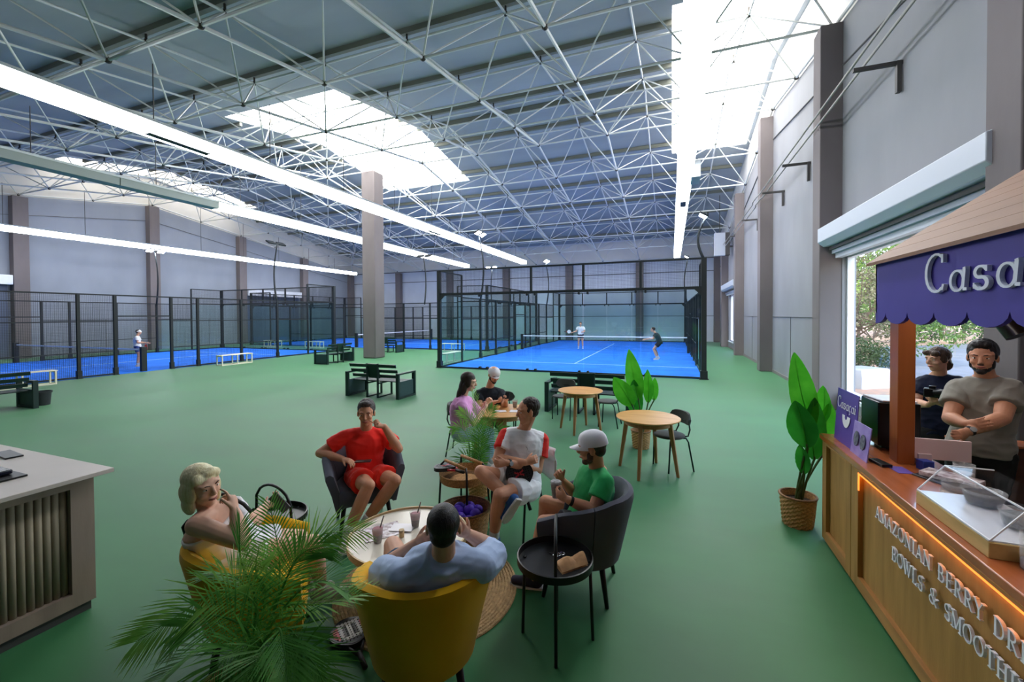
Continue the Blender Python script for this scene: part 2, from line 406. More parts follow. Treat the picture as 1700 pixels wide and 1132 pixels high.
def shutter(label, y0, y1, grp):
    t = thing('roller_shutter', label, 'shutter', (XR, y0, 3.52), 0, grp)
    L = y1-y0
    MB().add([(-.47, 0, .2), (-.47, 0, .5), (-.05, 0, .62), (0, 0, .62), (0, 0, .12), (-.36, 0, .1), (-.47, L, .2), (-.47, L, .5), (-.05, L, .62), (0, L, .62), (0, L, .12), (-.36, L, .1)],
        [(0, 1, 2, 3, 4, 5), (11, 10, 9, 8, 7, 6)]+[(i, 6+i, 6+(i+1) % 6, (i+1) % 6) for i in range(6)]).build('shutter_box', whitem, t, bevel=.01)
    MB().bb(-.22, 0, .05, L-.05, -.06, .12).build('curtain_housing', mat('pale_blue_metal', (160, 168, 184), .5), t)
    MB().bb(-.26, -.2, .03, L-.03, .02, .08).build('slot_trim', greym, t)
    MB().bb(-.16, -.04, .08, L-.08, -.16, -.06).build('bottom_rail', whitem, t)
    return t
sh = shutter('long pale roller shutter box above the big window', 5.86, 11.25, None)
MB().tube([(-.1, .02, .7), (-.12, -.0, .4), (-.2, .02, .2), (-.12, .0, -.1)], .008, 5).build('cable', greym, sh)
mbm = MB(); mbm.cyl((-.1, -.02, .66), (-.1, .12, .66), .05, n=10); mbm.build('motor', greym, sh)
shutter('pale roller shutter box over the far window in the right wall', 25.35, 30.9, None)
# lit reveal between the first column and the window
# pipes along the right wall on Z brackets
t = thing('wall_pipes', 'pair of thin grey pipes running along the right wall on brackets', 'pipe', (3.1, 4, 6.2))
pp = mat('pipe_grey', (150, 146, 140), .5)
zp = lambda y: 6.27
for dx, dz in ((0, 0), (-.1, .1)):
    pts = [(3.02+dx, 3.0, 6.3+dz), (3.02+dx, 17.2, 6.3+dz), (2.98+dx, 17.5, 6.28+dz), (2.98+dx, 18.3, 6.28+dz), (3.05+dx, 18.7, 6.3+dz), (3.05+dx, 28.6, 6.3+dz)]
    MB().tube(pts, .022, 6).build('pipe', pp, t, world=True)
for y in (4.4, 8.75, 13.6, 16.4, 20.8, 24.8):
    mb = MB(); mb.bb(2.86, XR, y-.03, y+.03, 6.2, 6.26); mb.bb(XR-.08, XR-.02, y-.04, y+.04, 5.75, 6.26); mb.build('bracket', greym, t, world=True)
# indoor unit of the ventilation high on the far right
mb = MB(); t = thing('air_unit', 'white ventilation unit hanging under the roof in the far right corner', 'ventilation unit', (2.9, 29.3, 5.3))
MB().bb(2.5, 3.1, 29.0, 29.35, 5.8, 7.2).build('casing', whitem, t, world=True); MB().bb(2.78, 2.82, 29.15, 29.19, 7.2, zup(29.2)+.2).build('hanger', greym, t, world=True); MB().bb(3.1, 3.35, 29.0, 29.35, 5.8, 7.2).build('grille', greym, t, world=True); MB().bb(3.3, XR+.01, 29.12, 29.22, 6.3, 6.4).build('wall_bracket', greym, t, world=True)

def left_shutter(label, y0, y1):
    t = thing('roller_shutter', label, 'shutter', (XL, y0, 3.9))
    MB().bb(0, .45, 0, y1-y0, 0, .5).build('shutter_box', mat('left_shutter_white', (226, 230, 240), .5), t, bevel=.02)
    MB().bb(.02, .1, .1, y1-y0-.1, -3.9, 0).build('shutter_curtain', mat('shutter_slate', (92, 102, 124), .6, bump=0), t)
left_shutter('white shutter box on the left wall at the left edge of the photo', 6.1, 11.4)
left_shutter('white shutter box on the left wall behind the far left glass', 24.5, 29.8)
# ================================================================= PADEL COURTS
blk = mat('black_powder_coat', (26, 32, 36), .5)
turf = mat('blue_turf', (44, 120, 236), .85, var=.12, vscale=1.2, bump=.3, bscale=200, spec=.15)
linem = mat('court_line', (188, 220, 236), .8)
glassm = bpy.data.materials.new('court_glass'); glassm.use_nodes = True
_nt = glassm.node_tree; _nt.nodes.clear(); _o = _nt.nodes.new('ShaderNodeOutputMaterial')
_mx = _nt.nodes.new('ShaderNodeMixShader'); _fr = _nt.nodes.new('ShaderNodeValue'); _fr.outputs[0].default_value = .05
_tr = _nt.nodes.new('ShaderNodeBsdfTransparent'); _tr.inputs[0].default_value = (*lin((240, 249, 248)), 1)
_gs = _nt.nodes.new('ShaderNodeBsdfGlossy'); _gs.inputs['Roughness'].default_value = .03
for a, b in ((_fr.outputs[0], _mx.inputs[0]), (_tr.outputs[0], _mx.inputs[1]), (_gs.outputs[0], _mx.inputs[2]), (_mx.outputs[0], _o.inputs[0])): _nt.links.new(a, b)
wirem = mat('mesh_wire', (34, 38, 42), .5)
netm = mat('net_cord', (40, 46, 52), .8); bandm = mat('net_band', (236, 238, 244), .7)
floodm = mat('flood_lamp', (255, 255, 255), .5, emit=160, ecol=(225, 238, 255))
def wire(mb, o, u, v, U, V, s=.05, r=.0024):
    """welded wire mesh in a rectangle: real bars"""
    o, u, v = Vector(o), Vector(u), Vector(v)
    n = int(U/s)
    for k in range(n+1): mb.bar(o+u*(k*s), o+u*(k*s)+v*V, r*2, r*2)
    m = int(V/s)
    for k in range(m+1): mb.bar(o+v*(k*s), o+v*(k*s)+u*U, r*2, r*2)
def flood(label, base, top_h, lean, lit, pair=True, aim=(1, 0), grp='floodlight poles on the court cages'):
    """curved pole rising from a cage post, bowing outward and carrying floodlights"""
    t = thing('floodlight_pole', label, 'floodlight', base, 0, grp)
    lx, ly = lean; H = top_h-base[2]
    pts = [(lx*.0, ly*0, 0), (-lx*.35, -ly*.35, .5), (-lx*.75, -ly*.75, 1.1), (-lx*.7, -ly*.7, H*.7), (0, 0, H)]
    pts = [Vector((lx*(-.9*sin(pi*s)**1.0)+lx*.35*s, ly*(-.9*sin(pi*s))+ly*.35*s, H*s)) for s in [k/10 for k in range(11)]]
    MB().tube(pts, [.05-.02*k/10 for k in range(11)], 8).build('pole', blk, t, smooth=True)
    top = pts[-1]; ax, ay = aim; L = hypot(ax, ay); ax /= L; ay /= L
    MB().bar(top-Vector((-ay, ax, 0))*.45, top+Vector((-ay, ax, 0))*.45, .05, .05).build('crossbar', blk, t)
    for s in ((-1, 1) if pair else (0,)):
        c = top+Vector((-ay*s*.3+ax*.1, ax*s*.3+ay*.1, .03))
        x = Vector((-ay, ax, 0)); f = Vector((ax*.5, ay*.5, -.86)); yv = f.cross(x); R = Matrix((x, yv, -f)).transposed()
        h = MB().box(c, (.42, .3, .07), R=R).build('lamp_head', blk, t)
        if lit: MB().box(c+f*.04, (.36, .25, .012), R=R).build('lamp_glass', floodm, h)
    return t
def cage(name, label, ox, oy, ang, ends=(True, True), wires=True, sides=(True, True)):
    """cage of a 10 x 20 m court; local x across (0..10), y along (0..20)"""
    t = thing(name, label, 'padel court cage', (ox, oy, 0), ang)
    P = .09
    def post(x, y, h, w=P, base=True):
        mb = MB(); mb.bb(x-w/2, x+w/2, y-w/2, y+w/2, 0, h)
        if base: mb.bb(x-w*.9, x+w*.9, y-w*.9, y+w*.9, 0, .02); mb.bb(x-w*.7, x+w*.7, y-w*.7, y+w*.7, .02, .28)
        mb.build('post', blk, t)
    def rail(a, b, w=.06, h=.06): MB().bar(a, b, w, h).build('rail', blk, t)
    for e, y in enumerate((0, 20)):
        so = -1 if e == 0 else 1
        post(0, y, 4.02, .14); post(10, y, 4.02, .16)
        rail((0, y, 3.03), (10, y, 3.03), .09, .1); rail((0, y, 4), (10, y, 4)); rail((0, y, .04), (10, y, .04), .05, .05)
        for x in ((4, 6, 8) if e == 0 else (2, 4, 6, 8)): MB().bar((x, y, 3.05), (x, y, 4), .08, .08).build('post', blk, t)
        g = MB()
        for k in range(5): g.bb(k*2+.02, k*2+1.98, y-.006, y+.006, .06, 2.98)
        g.build('glass_wall', glassm, t)
        if ends[e]:
            w = MB(); wire(w, (0, y-so*.02, 3.06), (1, 0, 0), (0, 0, 1), 10, .92); w.build('wire_mesh', wirem, t)
        for k in range(1, 5):
            for dx in (-.16, .16):
                for zz in (2.94, .08): MB().cyl((k*2+dx, y-.06, zz), (k*2+dx, y+.06, zz), .045, n=8).build('glass_clamp', blk, t)
        for sx, x in ((1, .07), (-1, 9.93)): MB().prism([(0, 0), (.22*sx, 0), (0, -.22)], (x, y-.02, 2.98), (1, 0, 0), (0, 0, 1), .04).build('gusset', blk, t)
        # side returns: 2 m of glass 3 m high + 1 m mesh, then 2 m of glass 2 m high
        for sd, x in enumerate((0, 10)):
            if not sides[sd]: continue
            y1 = y-so*2; y2 = y-so*4
            g = MB(); ya, yb = sorted((y, y1)); g.bb(x-.006, x+.006, ya+.04, yb-.02, .06, 2.98); ya, yb = sorted((y1, y2)); g.bb(x-.006, x+.006, ya+.02, yb-.04, .06, 1.98)
            g.build('glass_wall', glassm, t)
            post(x, y1, 4.0, .07, False); post(x, y2, 3.0)
            rail((x, y, 3.03), (x, y1, 3.03), .06, .07); rail((x, y, 4), (x, y1, 4), .05, .05); rail((x, y, .04), (x, y2, .04), .05, .05); rail((x, y1, 2.0), (x, y2, 2.0), .05, .05)
            w = MB(); a, b = sorted((y, y1)); wire(w, (x, a, 3.06), (0, 1, 0), (0, 0, 1), 2, .92)
            a, b = sorted((y1, y2)); wire(w, (x, a, 2.03), (0, 1, 0), (0, 0, 1), 2, .95)
            if wires: w.build('wire_mesh', wirem, t)
    for sd, x in enumerate((0, 10)):
        if not sides[sd]: continue
        for y in (6, 8, 9.05, 10.95, 12, 14): post(x, y, 3.0)
        for a, b in ((2, 9.05), (10.95, 18)): rail((x, a, 2.98), (x, b, 2.98), .05, .05)
        rail((x, 9.05, 2.98), (x, 10.95, 2.98), .05, .05); rail((x, 9.05, 2.2), (x, 10.95, 2.2), .05, .05)
        for a, b in ((4, 9.05), (10.95, 16)):
            rail((x, a, 2.0), (x, b, 2.0), .035, .035); rail((x, a, .9), (x, b, .9), .035, .035); rail((x, a, .05), (x, b, .05), .05, .05)
            if wires:
                w = MB(); wire(w, (x, a, .06), (0, 1, 0), (0, 0, 1), b-a, 2.9); w.build('wire_mesh', wirem, t)
        for y in (18,): pass
    return t
def turf_and_net(ox, oy, ang, which):
    R = Matrix.Rotation(ang, 4, 'Z')
    m = MB(); m.bb(.0, 10, 0, 20, 0, .012)
    o = m.build('court_turf', turf); o.location = (ox, oy, 0); o.rotation_euler = (0, 0, ang)
    tag(o, 'blue artificial turf of the %s' % which, 'court surface')
    l = MB(); z0, z1 = .012, .016
    for y in (3.05, 16.95): l.bb(0.05, 9.95, y-.025, y+.025, z0, z1)
    l.bb(4.975, 5.025, 3.05, 16.95, z0, z1); l.build('court_lines', linem, o)
    n = thing('padel_net', 'white-banded net stretched across the %s' % which, 'net', R @ Vector((0, 10, 0))+Vector((ox, oy, 0)), ang)
    for x in (.12, 9.88):
        MB().bb(x-.07, x+.07, -.09, .09, .012, .98).build('net_post', blk, n)
    MB().bb(.19, 9.81, -.006, .006, .84, .9).build('net_band', bandm, n)
    w = MB(); k = .19
    while k < 9.81: w.bar((k, 0, .03), (k, 0, .86), .004, .004); k += .06
    z = .05
    while z < .86: w.bar((.19, 0, z), (9.81, 0, z), .004, .004); z += .06
    w.build('net_mesh', netm, n)
CA = (-9.0, 15.28); CB = (-29.5, .45); CCt = (-10.5, 23.45)
cage('court_cage', 'black cage with glass end walls around the nearest court on the right', *CA, 0)
turf_and_net(*CA, 0, 'court nearest the right wall')
cage('court_cage', 'black cage of the court on the left side of the hall', *CB, 0)
turf_and_net(*CB, 0, 'court on the left side of the hall')
cage('court_cage', 'black cage of the farthest court, behind the concrete column', *CCt, pi/2)
turf_and_net(*CCt, pi/2, 'farthest court behind the concrete column')
flood('lit floodlight pole on the near left side of the court beside the right wall', (-9.0, 19.3, 2.9), 6.25, (-.25, 0), True, aim=(1, .05))
flood('lit floodlight pole on the far left side of the court beside the right wall', (-9.0, 31.3, 2.9), 6.3, (-.25, 0), True, aim=(1, 0))
flood('tall black floodlight pole at the near right corner of the court beside the right wall', (1.02, 15.6, 4), 5.45, (.25, 0), True, pair=False, aim=(-1, 0))
flood('lit floodlight pole on the far right side of the court beside the right wall', (1.0, 31.3, 2.9), 6.1, (.25, 0), True, pair=False, aim=(-1, 0))
flood('unlit floodlight pole on the near side of the left court', (-19.5, 16.45, 2.9), 6.0, (.25, 0), False, aim=(-1, 0))
flood('floodlight pole at the far side of the left court, glaring white', (-29.5, 16.45, 2.9), 6.2, (-.25, 0), True, aim=(1, 0))
flood('unlit floodlight pole on the fence behind the concrete column', (-14.9, 23.45, 2.9), 6.0, (0, -.25), False, aim=(0, 1))
flood('black floodlight pole with tilted head at the far corner of the left court', (-26.5, 33.45, 2.9), 6.4, (0, .25), False, pair=False, aim=(0, -1))
flood('lit floodlight pole rising behind the upper mesh of the near court', (-14.5, 33.45, 2.9), 6.3, (0, .25), True, aim=(0, -1))
# ================================================================= FURNITURE
bench_m = mat('dark_green_board', (24, 44, 44), .45, spec=.5)
bench_t = mat('dark_green_panel', (40, 62, 66), .5)
def make_bench(label, loc, rz, L=1.62):
    t = thing('slatted_bench', label, 'bench', loc, rz, 'dark green slatted benches around the hall')
    D = .72
    for s in (-1, 1):      # end frames with panels below the arm loop; local +y is the front
        x = s*L/2
        MB().bb(x-.02, x+.02, -D/2+.05, D/2-.05, .05, .44).build('end_panel', bench_t, t)
        mb = MB(); 
        for y in (-D/2, D/2): mb.bb(x-.045, x+.045, y-.03, y+.03, 0, .66)
        mb.bb(x-.045, x+.045, -D/2+.03, D/2-.03, 0, .045); mb.bb(x-.045, x+.045, -D/2+.03, D/2-.03, .62, .66); mb.build('arm_frame', bench_m, t)
    for x in (-.17, .17):
        mb = MB(); mb.bb(x-.02, x+.02, -D/2+.0, -D/2+.04, 0, .9); mb.bb(x-.02, x+.02, D/2-.14, D/2-.1, 0, .42); mb.bb(x-.02, x+.02, -D/2, D/2-.1, 0, .03); mb.bb(x-.02, x+.02, -D/2, D/2-.1, .36, .4)
        mb.build('inner_leg', bench_m, t)
    for k in range(5): MB().bb(-L/2+.03, L/2-.03, -D/2+.2+k*.1, -D/2+.285+k*.1, .4, .425).build('seat_slat', bench_m, t)
    for k in range(3):
        z = .56+k*.14; y = -D/2+.14-.06*k
        MB().box((0, y, z), (L-.14, .022, .085), R=Matrix.Rotation(radians(16), 3, 'X')).build('back_slat', bench_m, t)
    MB().box((0, -D/2+.06, .7), (.36, .03, .4), R=Matrix.Rotation(radians(16), 3, 'X')).build('centre_board', bench_m, t)
    return t
make_bench('dark green slatted bench left of centre, nearest in front of the concrete column', (-7.37, 9.4, 0), 0)
make_bench('dark green slatted bench just left of the concrete column, turned to the left court', (-14.75, 15.5, 0), pi/2)
make_bench('dark green slatted bench peeking out to the right of the concrete column', (-15.95, 21.1, 0), 0)
make_bench('dark green slatted bench behind the smaller round wooden table', (-1.72, 9.38, 0), 0, 1.75)
make_bench('dark green slatted bench cut off by the left edge of the photo', (-14.45, 4.5, 0), pi/2)
cream = mat('cream_bench_paint', (226, 220, 200), .6)
def low_bench(label, loc, rz, L=1.5):
    t = thing('low_bench', label, 'bench', loc, rz, 'low cream benches beside the court cages')
    for k in range(3): MB().bb(-L/2, L/2, -.19+k*.13, -.08+k*.13, .43, .455).build('seat_slat', cream, t)
    for x in (-L/2+.05, 0, L/2-.05):
        mb = MB()
        for y in (-.17, .17): mb.bb(x-.02, x+.02, y-.02, y+.02, 0, .43)
        mb.bb(x-.02, x+.02, -.15, .15, 0, .03); mb.bb(x-.02, x+.02, -.15, .15, .39, .43); mb.build('leg_frame', cream, t)
    for y in (-.17, .17): MB().bb(-L/2+.05, L/2-.05, y-.015, y+.015, .0, .03).build('rail', cream, t)
    return t
low_bench('low cream bench beside the left court cage, near its far post', (-18.65, 13.5, 0), pi/2)
low_bench('low cream bench behind the dark bench at the left edge', (-18.8, 6.75, 0), pi/2, 1.6)
low_bench('low cream bench beside the near left corner of the right court', (-9.6, 17.3, 0), pi/2)
low_bench('low cream bench seen through the glass at the left of the right court', (-12.55, 22.9, 0), 0)
low_bench('low cream bench behind the left court, right of the other far bench', (-23.0, 22.3, 0), 0, 1.4)
low_bench('low cream bench behind the left court, the leftmost of the far ones', (-26.9, 22.3, 0), 0, 1.4)
mb = MB(); mb.lathe([(.001, .012), (.12, .012), (.16, .3), (.185, .3), (.185, .34), (.17, .34), (.14, .0), (.001, 0)][::-1], n=16)
o = tag(mb.build('waste_bin', mat('black_bin_plastic', (40, 44, 48), .6), auto=40), 'small black bin on the floor beside the bench at the left edge', 'bin'); o.location = (-14.5, 5.58, 0)
# ---------------------------------------------------------------- tub chairs
yel = fabric('mustard_fabric', (216, 164, 14), bump=.05, bscale=220)
gry = fabric('grey_velvet', (84, 86, 98), bump=.05, bscale=220)
legm = mat('black_wood_leg', (18, 18, 20), .45)
def tub_path(s, off=0):
    """U shaped plan, s 0..1 from one arm front round the back to the other; returns point and outward normal"""
    R, A = .285, .27
    Ltot = 2*A+pi*R; d = s*Ltot
    if d < A: return Vector((A-d, -R, 0)), Vector((0, -1, 0))
    if d > A+pi*R: return Vector((d-A-pi*R, R, 0)), Vector((0, 1, 0))
    a = (d-A)/R; return Vector((-R*sin(a)*1.0, -R*cos(a), 0)), Vector((-sin(a), -cos(a), 0))
def make_tub(label, loc, face, m, grp):
    t = thing('tub_chair', label, 'armchair', loc, face, grp)
    def shell(s0, s1, name):
        n = 12; vs = []; T = .055
        for i in range(n+1):
            s = s0+(s1-s0)*i/n; p, nn = tub_path(s)
            back = max(0, 1-abs(s-.5)/.5)
            zt = .665+.135*min(1, back*1.45)**1.2
            zt -= .035*max(0, .12-min(s, 1-s))/.12
            for (o, z) in ((.0, .27), (.02, .42), (.055, zt-.05), (.045, zt-.012), (.01, zt), (-.02, zt-.02), (-.03, zt-.08), (-T, .44), (-T, .3), (-T+.02, .27)):
                fl = .06*max(0, (z-.3)/.5)
                vs.append(Vector((p.x, p.y, 0))+nn*(o+fl)+Vector((0, 0, z)))
        k = 10; fs = []
        for i in range(n):
            for j in range(k): fs.append((i*k+j, i*k+(j+1) % k, (i+1)*k+(j+1) % k, (i+1)*k+j))
        fs.append(tuple(range(k-1, -1, -1))); fs.append(tuple(n*k+j for j in range(k)))
        return MB().add(vs, fs).build(name, m, t, auto=50)
    shell(.27, .73, 'backrest'); shell(.0, .267, 'side_wing'); shell(.733, 1.0, 'side_wing')
    sb = MB(); n = 24; out = []
    for i in range(n+1):
        p, nn = tub_path(i/n); out.append(p-nn*.04)
    vs = []; fs = []
    for z, o in ((.29, 0), (.31, .012), (.43, .012), (.455, -.01), (.462, -.05)):
        for q in out: vs.append(Vector((q.x*(1+o*3), q.y*(1+o*3), z)))
    k = n+1
    for j in range(4):
        for i in range(k): fs.append((j*k+i, j*k+(i+1) % k, (j+1)*k+(i+1) % k, (j+1)*k+i))
    fs += [tuple(range(k-1, -1, -1)), tuple(4*k+i for i in range(k))]
    sb.add(vs, fs).build('seat', m, t, auto=45)
    for sx, sy in ((1, 1), (1, -1), (-1, 1), (-1, -1)):
        x, y = (.2, .2) if sx > 0 else (-.17, .18)
        x = abs(x)*sx; y = abs(y)*sy
        MB().tube([(x, y, .3), (x*1.28, y*1.25, 0)], [.024, .015], 10).build('leg', legm, t, smooth=True)
    return t
make_tub('mustard yellow tub chair seen from behind, holding the person in light blue', (-1.31, 2.03, 0), atan2(.86, -.51), yel, None)
make_tub('mustard yellow tub chair at the left, holding the blonde person', (-2.44, 1.9, 0), atan2(.68, .74), yel, None)
make_tub('grey tub chair at the right, holding the person in green shirt', (-.66, 3.3, 0), atan2(-.02, -1), gry, None)
make_tub('grey tub chair holding the person dressed in bright red', (-3.0, 3.52, 0), atan2(-.66, .75), gry, None)
# ---------------------------------------------------------------- cafe chairs and round tables
seatm = fabric('charcoal_chair_pad', (74, 74, 72)); rod = mat('dark_green_black_tube', (22, 36, 34), .4, metal=.4)
def make_chair(label, loc, face, grp='cafe chairs with padded backs'):
    t = thing('cafe_chair', label, 'chair', loc, face, grp)
    n = 22; mb = MB(); vs = []; prof = [(.165, .445), (.19, .45), (.2, .465), (.195, .478), (.16, .486)]
    for r, z in prof:
        for k in range(n):
            a = 2*pi*k/n; vs.append((r*cos(a)*1.05, r*sin(a)*1.08, z))
    fs = [(j*n+k, j*n+(k+1) % n, (j+1)*n+(k+1) % n, (j+1)*n+k) for j in range(len(prof)-1) for k in range(n)]
    fs += [tuple(range(n-1, -1, -1)), tuple((len(prof)-1)*n+k for k in range(n))]
    mb.add(vs, fs).build('seat', seatm, t, auto=60)
    for s in (-1, 1):
        MB().tube([(.13, .19*s, .0), (.11, .2*s, .43), (.09, .19*s, .46), (.0, .17*s, .462)], .011, 8).build('leg', rod, t, smooth=True)
        MB().tube([(-.24, .21*s, .0), (-.17, .19*s, .4), (-.14, .18*s, .455), (-.05, .17*s, .462)], .011, 8).build('leg', rod, t, smooth=True)
    MB().tube([(-.05, -.15, .458), (-.2, -.14, .47), (-.235, -.13, .55), (-.225, -.12, .66), (-.225, .12, .66), (-.235, .13, .55), (-.2, .14, .47), (-.05, .15, .458)], .011, 8).build('back_frame', rod, t, smooth=True)
    vs = []; N = 14; H = [(-.09, .02), (-.085, .0), (0, -.012), (.085, .0), (.09, .02), (.085, .035), (0, .03), (-.085, .035)]
    for i in range(N+1):
        u = -1+2*i/N; y = .215*u; x = -.235+.07*u*u; e = (1-abs(u)**5)**.5 if abs(u) < 1 else 0
        for h, d in H: vs.append((x-.02+d*1.0+.0, y, .70+h*max(.12, e)))
    k = len(H); fs = [(i*k+j, (i+1)*k+j, (i+1)*k+(j+1) % k, i*k+(j+1) % k) for i in range(N) for j in range(k)]
    fs += [tuple(range(k-1, -1, -1)), tuple(N*k+j for j in range(k))]
    MB().add(vs, fs).build('backrest', seatm, t, auto=50)
    return t
make_chair('empty charcoal chair pushed up to the nearer round wooden table', (-.03, 6.24, 0), atan2(-.55, -.84))
make_chair('empty charcoal chair between the smaller round table and the dark bench', (-2.1, 8.52, 0), -pi/2-.1)
make_chair('empty charcoal chair right of the smaller round table', (-1.17, 8.28, 0), pi-.05)
make_chair('charcoal chair under the person in the pink shirt', (-3.02, 5.85, 0), .25)
make_chair('charcoal chair under the person in the black shirt and white flat cap', (-2.72, 6.75, 0), -1.1)
make_chair('charcoal chair under the person in the white and red shirt', (-1.44, 3.86, 0), -1.85)
tw = wood('table_oak', (196, 140, 78), (214, 162, 98), 2.4, (1, 8, 8), .38)
tl = wood('table_leg_oak', (158, 108, 66), (176, 126, 80), 3, (8, 8, 1), .5)
def make_round_table(label, loc, r, a0, h=.75):
    t = thing('round_table', label, 'table', loc, 0, 'round wooden cafe tables')
    MB().lathe([(.001, h-.03), (r-.035, h-.03), (r, h-.012), (r, h-.004), (r-.006, h), (.001, h)], n=48).build('table_top', tw, t, auto=30)
    MB().lathe([(r*.72, h-.1), (r*.72, h-.03), (r*.69, h-.03), (r*.69, h-.1)], n=36, close=True).build('apron', tl, t, auto=30)
    for k in range(4):
        a = a0+k*pi/2; c, s = cos(a), sin(a); ra, rb = r*.68, r*.94
        q = Matrix.Rotation(a, 3, 'Z')
        MB().add([q @ Vector((x, y, z)) for (x, y, z) in [(ra-.03, -.028, h-.03), (ra+.03, -.028, h-.03), (ra+.03, .028, h-.03), (ra-.03, .028, h-.03), (rb-.018, -.018, 0), (rb+.018, -.018, 0), (rb+.018, .018, 0), (rb-.018, .018, 0)]],
            [(3, 2, 1, 0), (4, 5, 6, 7), (0, 1, 5, 4), (1, 2, 6, 5), (2, 3, 7, 6), (3, 0, 4, 7)]).build('leg', tl, t, bevel=.006)
    return t
make_round_table('larger round wooden table nearer the camera, with nothing on it', (-.3, 6.0, 0), .42, 2.9)
make_round_table('empty round wooden table in front of the dark bench', (-1.58, 7.74, 0), .41, 3.05)
make_round_table('round wooden table with drinks and papers between the two seated people', (-2.33, 5.72, 0), .45, .5)
# ---------------------------------------------------------------- coffee table with cups, rug
ctop = mat('white_laminate', (222, 212, 196), .35); cedge = wood('birch_edge', (190, 160, 116), (206, 176, 130), 8, (1, 1, 8))
t = thing('coffee_table', 'low round table with pale top in the middle of the group', 'coffee table', (-1.9, 2.74, 0))
MB().lathe([(.001, .425), (.415, .425), (.44, .43), (.44, .445), (.001, .445)], n=64).build('table_top', ctop, t, auto=30)
MB().lathe([(.44, .415), (.452, .415), (.452, .462), (.44, .462)], n=64, close=True).build('rim', cedge, t, auto=30)
for k in range(4):
    a = pi/4+k*pi/2+.4; MB().tube([(.33*cos(a), .33*sin(a), .425), (.4*cos(a), .4*sin(a), 0)], [.022, .015], 10).build('leg', tl, t, smooth=True)
rugm = mat('woven_jute', (176, 146, 104), .95, bump=.9, bscale=90, var=.2, vscale=30)
def rings(mb, r0, r1, z0, n, seg=56, w=.012):
    for k in range(n):
        r = r0+(r1-r0)*k/(n-1); mb.lathe([(r-w, z0), (r-w*.5, z0+.008), (r+w*.5, z0+.008), (r+w, z0)], n=seg, close=True)
mb = MB(); mb.lathe([(.001, 0), (.7, 0), (.7, .008), (.001, .008)], n=64); rings(mb, .03, .69, .006, 28)
tag(mb.build('jute_rug', rugm, auto=40), 'round woven jute rug under the low table', 'rug'); bpy.data.objects['jute_rug'].location = (-1.8, 2.85, 0)
clearp = bpy.data.materials.new('clear_plastic'); clearp.use_nodes = True; _nt = clearp.node_tree; _nt.nodes.clear()
_o = _nt.nodes.new('ShaderNodeOutputMaterial'); _mx = _nt.nodes.new('ShaderNodeMixShader'); _mx.inputs[0].default_value = .22
_tr = _nt.nodes.new('ShaderNodeBsdfTransparent'); _gs = _nt.nodes.new('ShaderNodeBsdfPrincipled'); _gs.inputs['Roughness'].default_value = .08; _gs.inputs['Base Color'].default_value = (.8, .8, .82, 1)
_nt.links.new(_tr.outputs[0], _mx.inputs[1]); _nt.links.new(_gs.outputs[0], _mx.inputs[2]); _nt.links.new(_mx.outputs[0], _o.inputs[0])
acai = mat('dark_berry', (58, 18, 30), .5); berryf = mat('berry_foam', (168, 112, 120), .6); spoonm = mat('spoon_plastic', (120, 110, 104), .4)
def make_cup(label, loc, fill=.06, foam=True, spoon=1):
    t = thing('smoothie_cup', label, 'cup', loc, 0)
    MB().lathe([(.028, 0), (.044, .118), (.047, .12), (.044, .121), (.0425, .118), (.027, .003), (.001, .003)], n=20).build('cup', clearp, t, smooth=True)
    MB().lathe([(.001, .004), (.0268, .004), (.0268+.015*fill/.118, fill), (.001, fill+.002)], n=20).build('smoothie', acai, t, smooth=True)
    if foam: MB().lathe([(.001, fill+.003), (.0268+.015*fill/.118, fill+.003), (.040, .105), (.02, .112), (.001, .108)], n=20).build('foam', berryf, t, smooth=True)
    if spoon: MB().bar((.01, .0, .08), (.03, .035, .19), .009, .003).build('spoon', spoonm, t)
    return t
make_cup('dark smoothie cup at the left of the low table, beside the magazine', (-2.05, 2.56, .446))
make_cup('smoothie cup at the middle of the low table, partly behind the head', (-1.92, 2.86, .446))
paper = mat('glossy_paper', (230, 224, 228), .35); pprint = mat('magazine_print', (150, 120, 120), .4, var=.5, vscale=26, vcol2=(240, 232, 236), detail=2)
def sheet(name, label, cat, loc, w, h, rz, mt, th=.004, tilt=0):
    mb = MB(); mb.box((0, 0, th/2), (w, h, th)); o = mb.build(name, mt); o.location = loc; o.rotation_euler = (tilt, 0, rz); return tag(o, label, cat)
sheet('magazine', 'printed magazine open on the low table beside the left cup', 'magazine', (-2.12, 2.7, .446), .3, .22, .9, pprint)
sheet('menu', 'white leaflet on the far side of the low table', 'leaflet', (-1.78, 3.02, .446), .22, .28, .4, paper)
sheet('napkin', 'white napkin lying behind the left cup on the low table', 'napkin', (-2.0, 2.8, .452), .18, .12, .3, paper)
sheet('receipt', 'folded papers on the near edge of the low table', 'paper', (-1.72, 2.62, .446), .12, .07, .2, pprint)
mb = MB(); mb.lathe([(.001, 0), (.019, 0), (.021, .055), (.017, .055), (.001, .05)], n=14)
o = tag(mb.build('wooden_cup', cedge, smooth=True), 'tiny wooden cup standing between the smoothies on the low table', 'cup'); o.location = (-1.93, 2.69, .446)
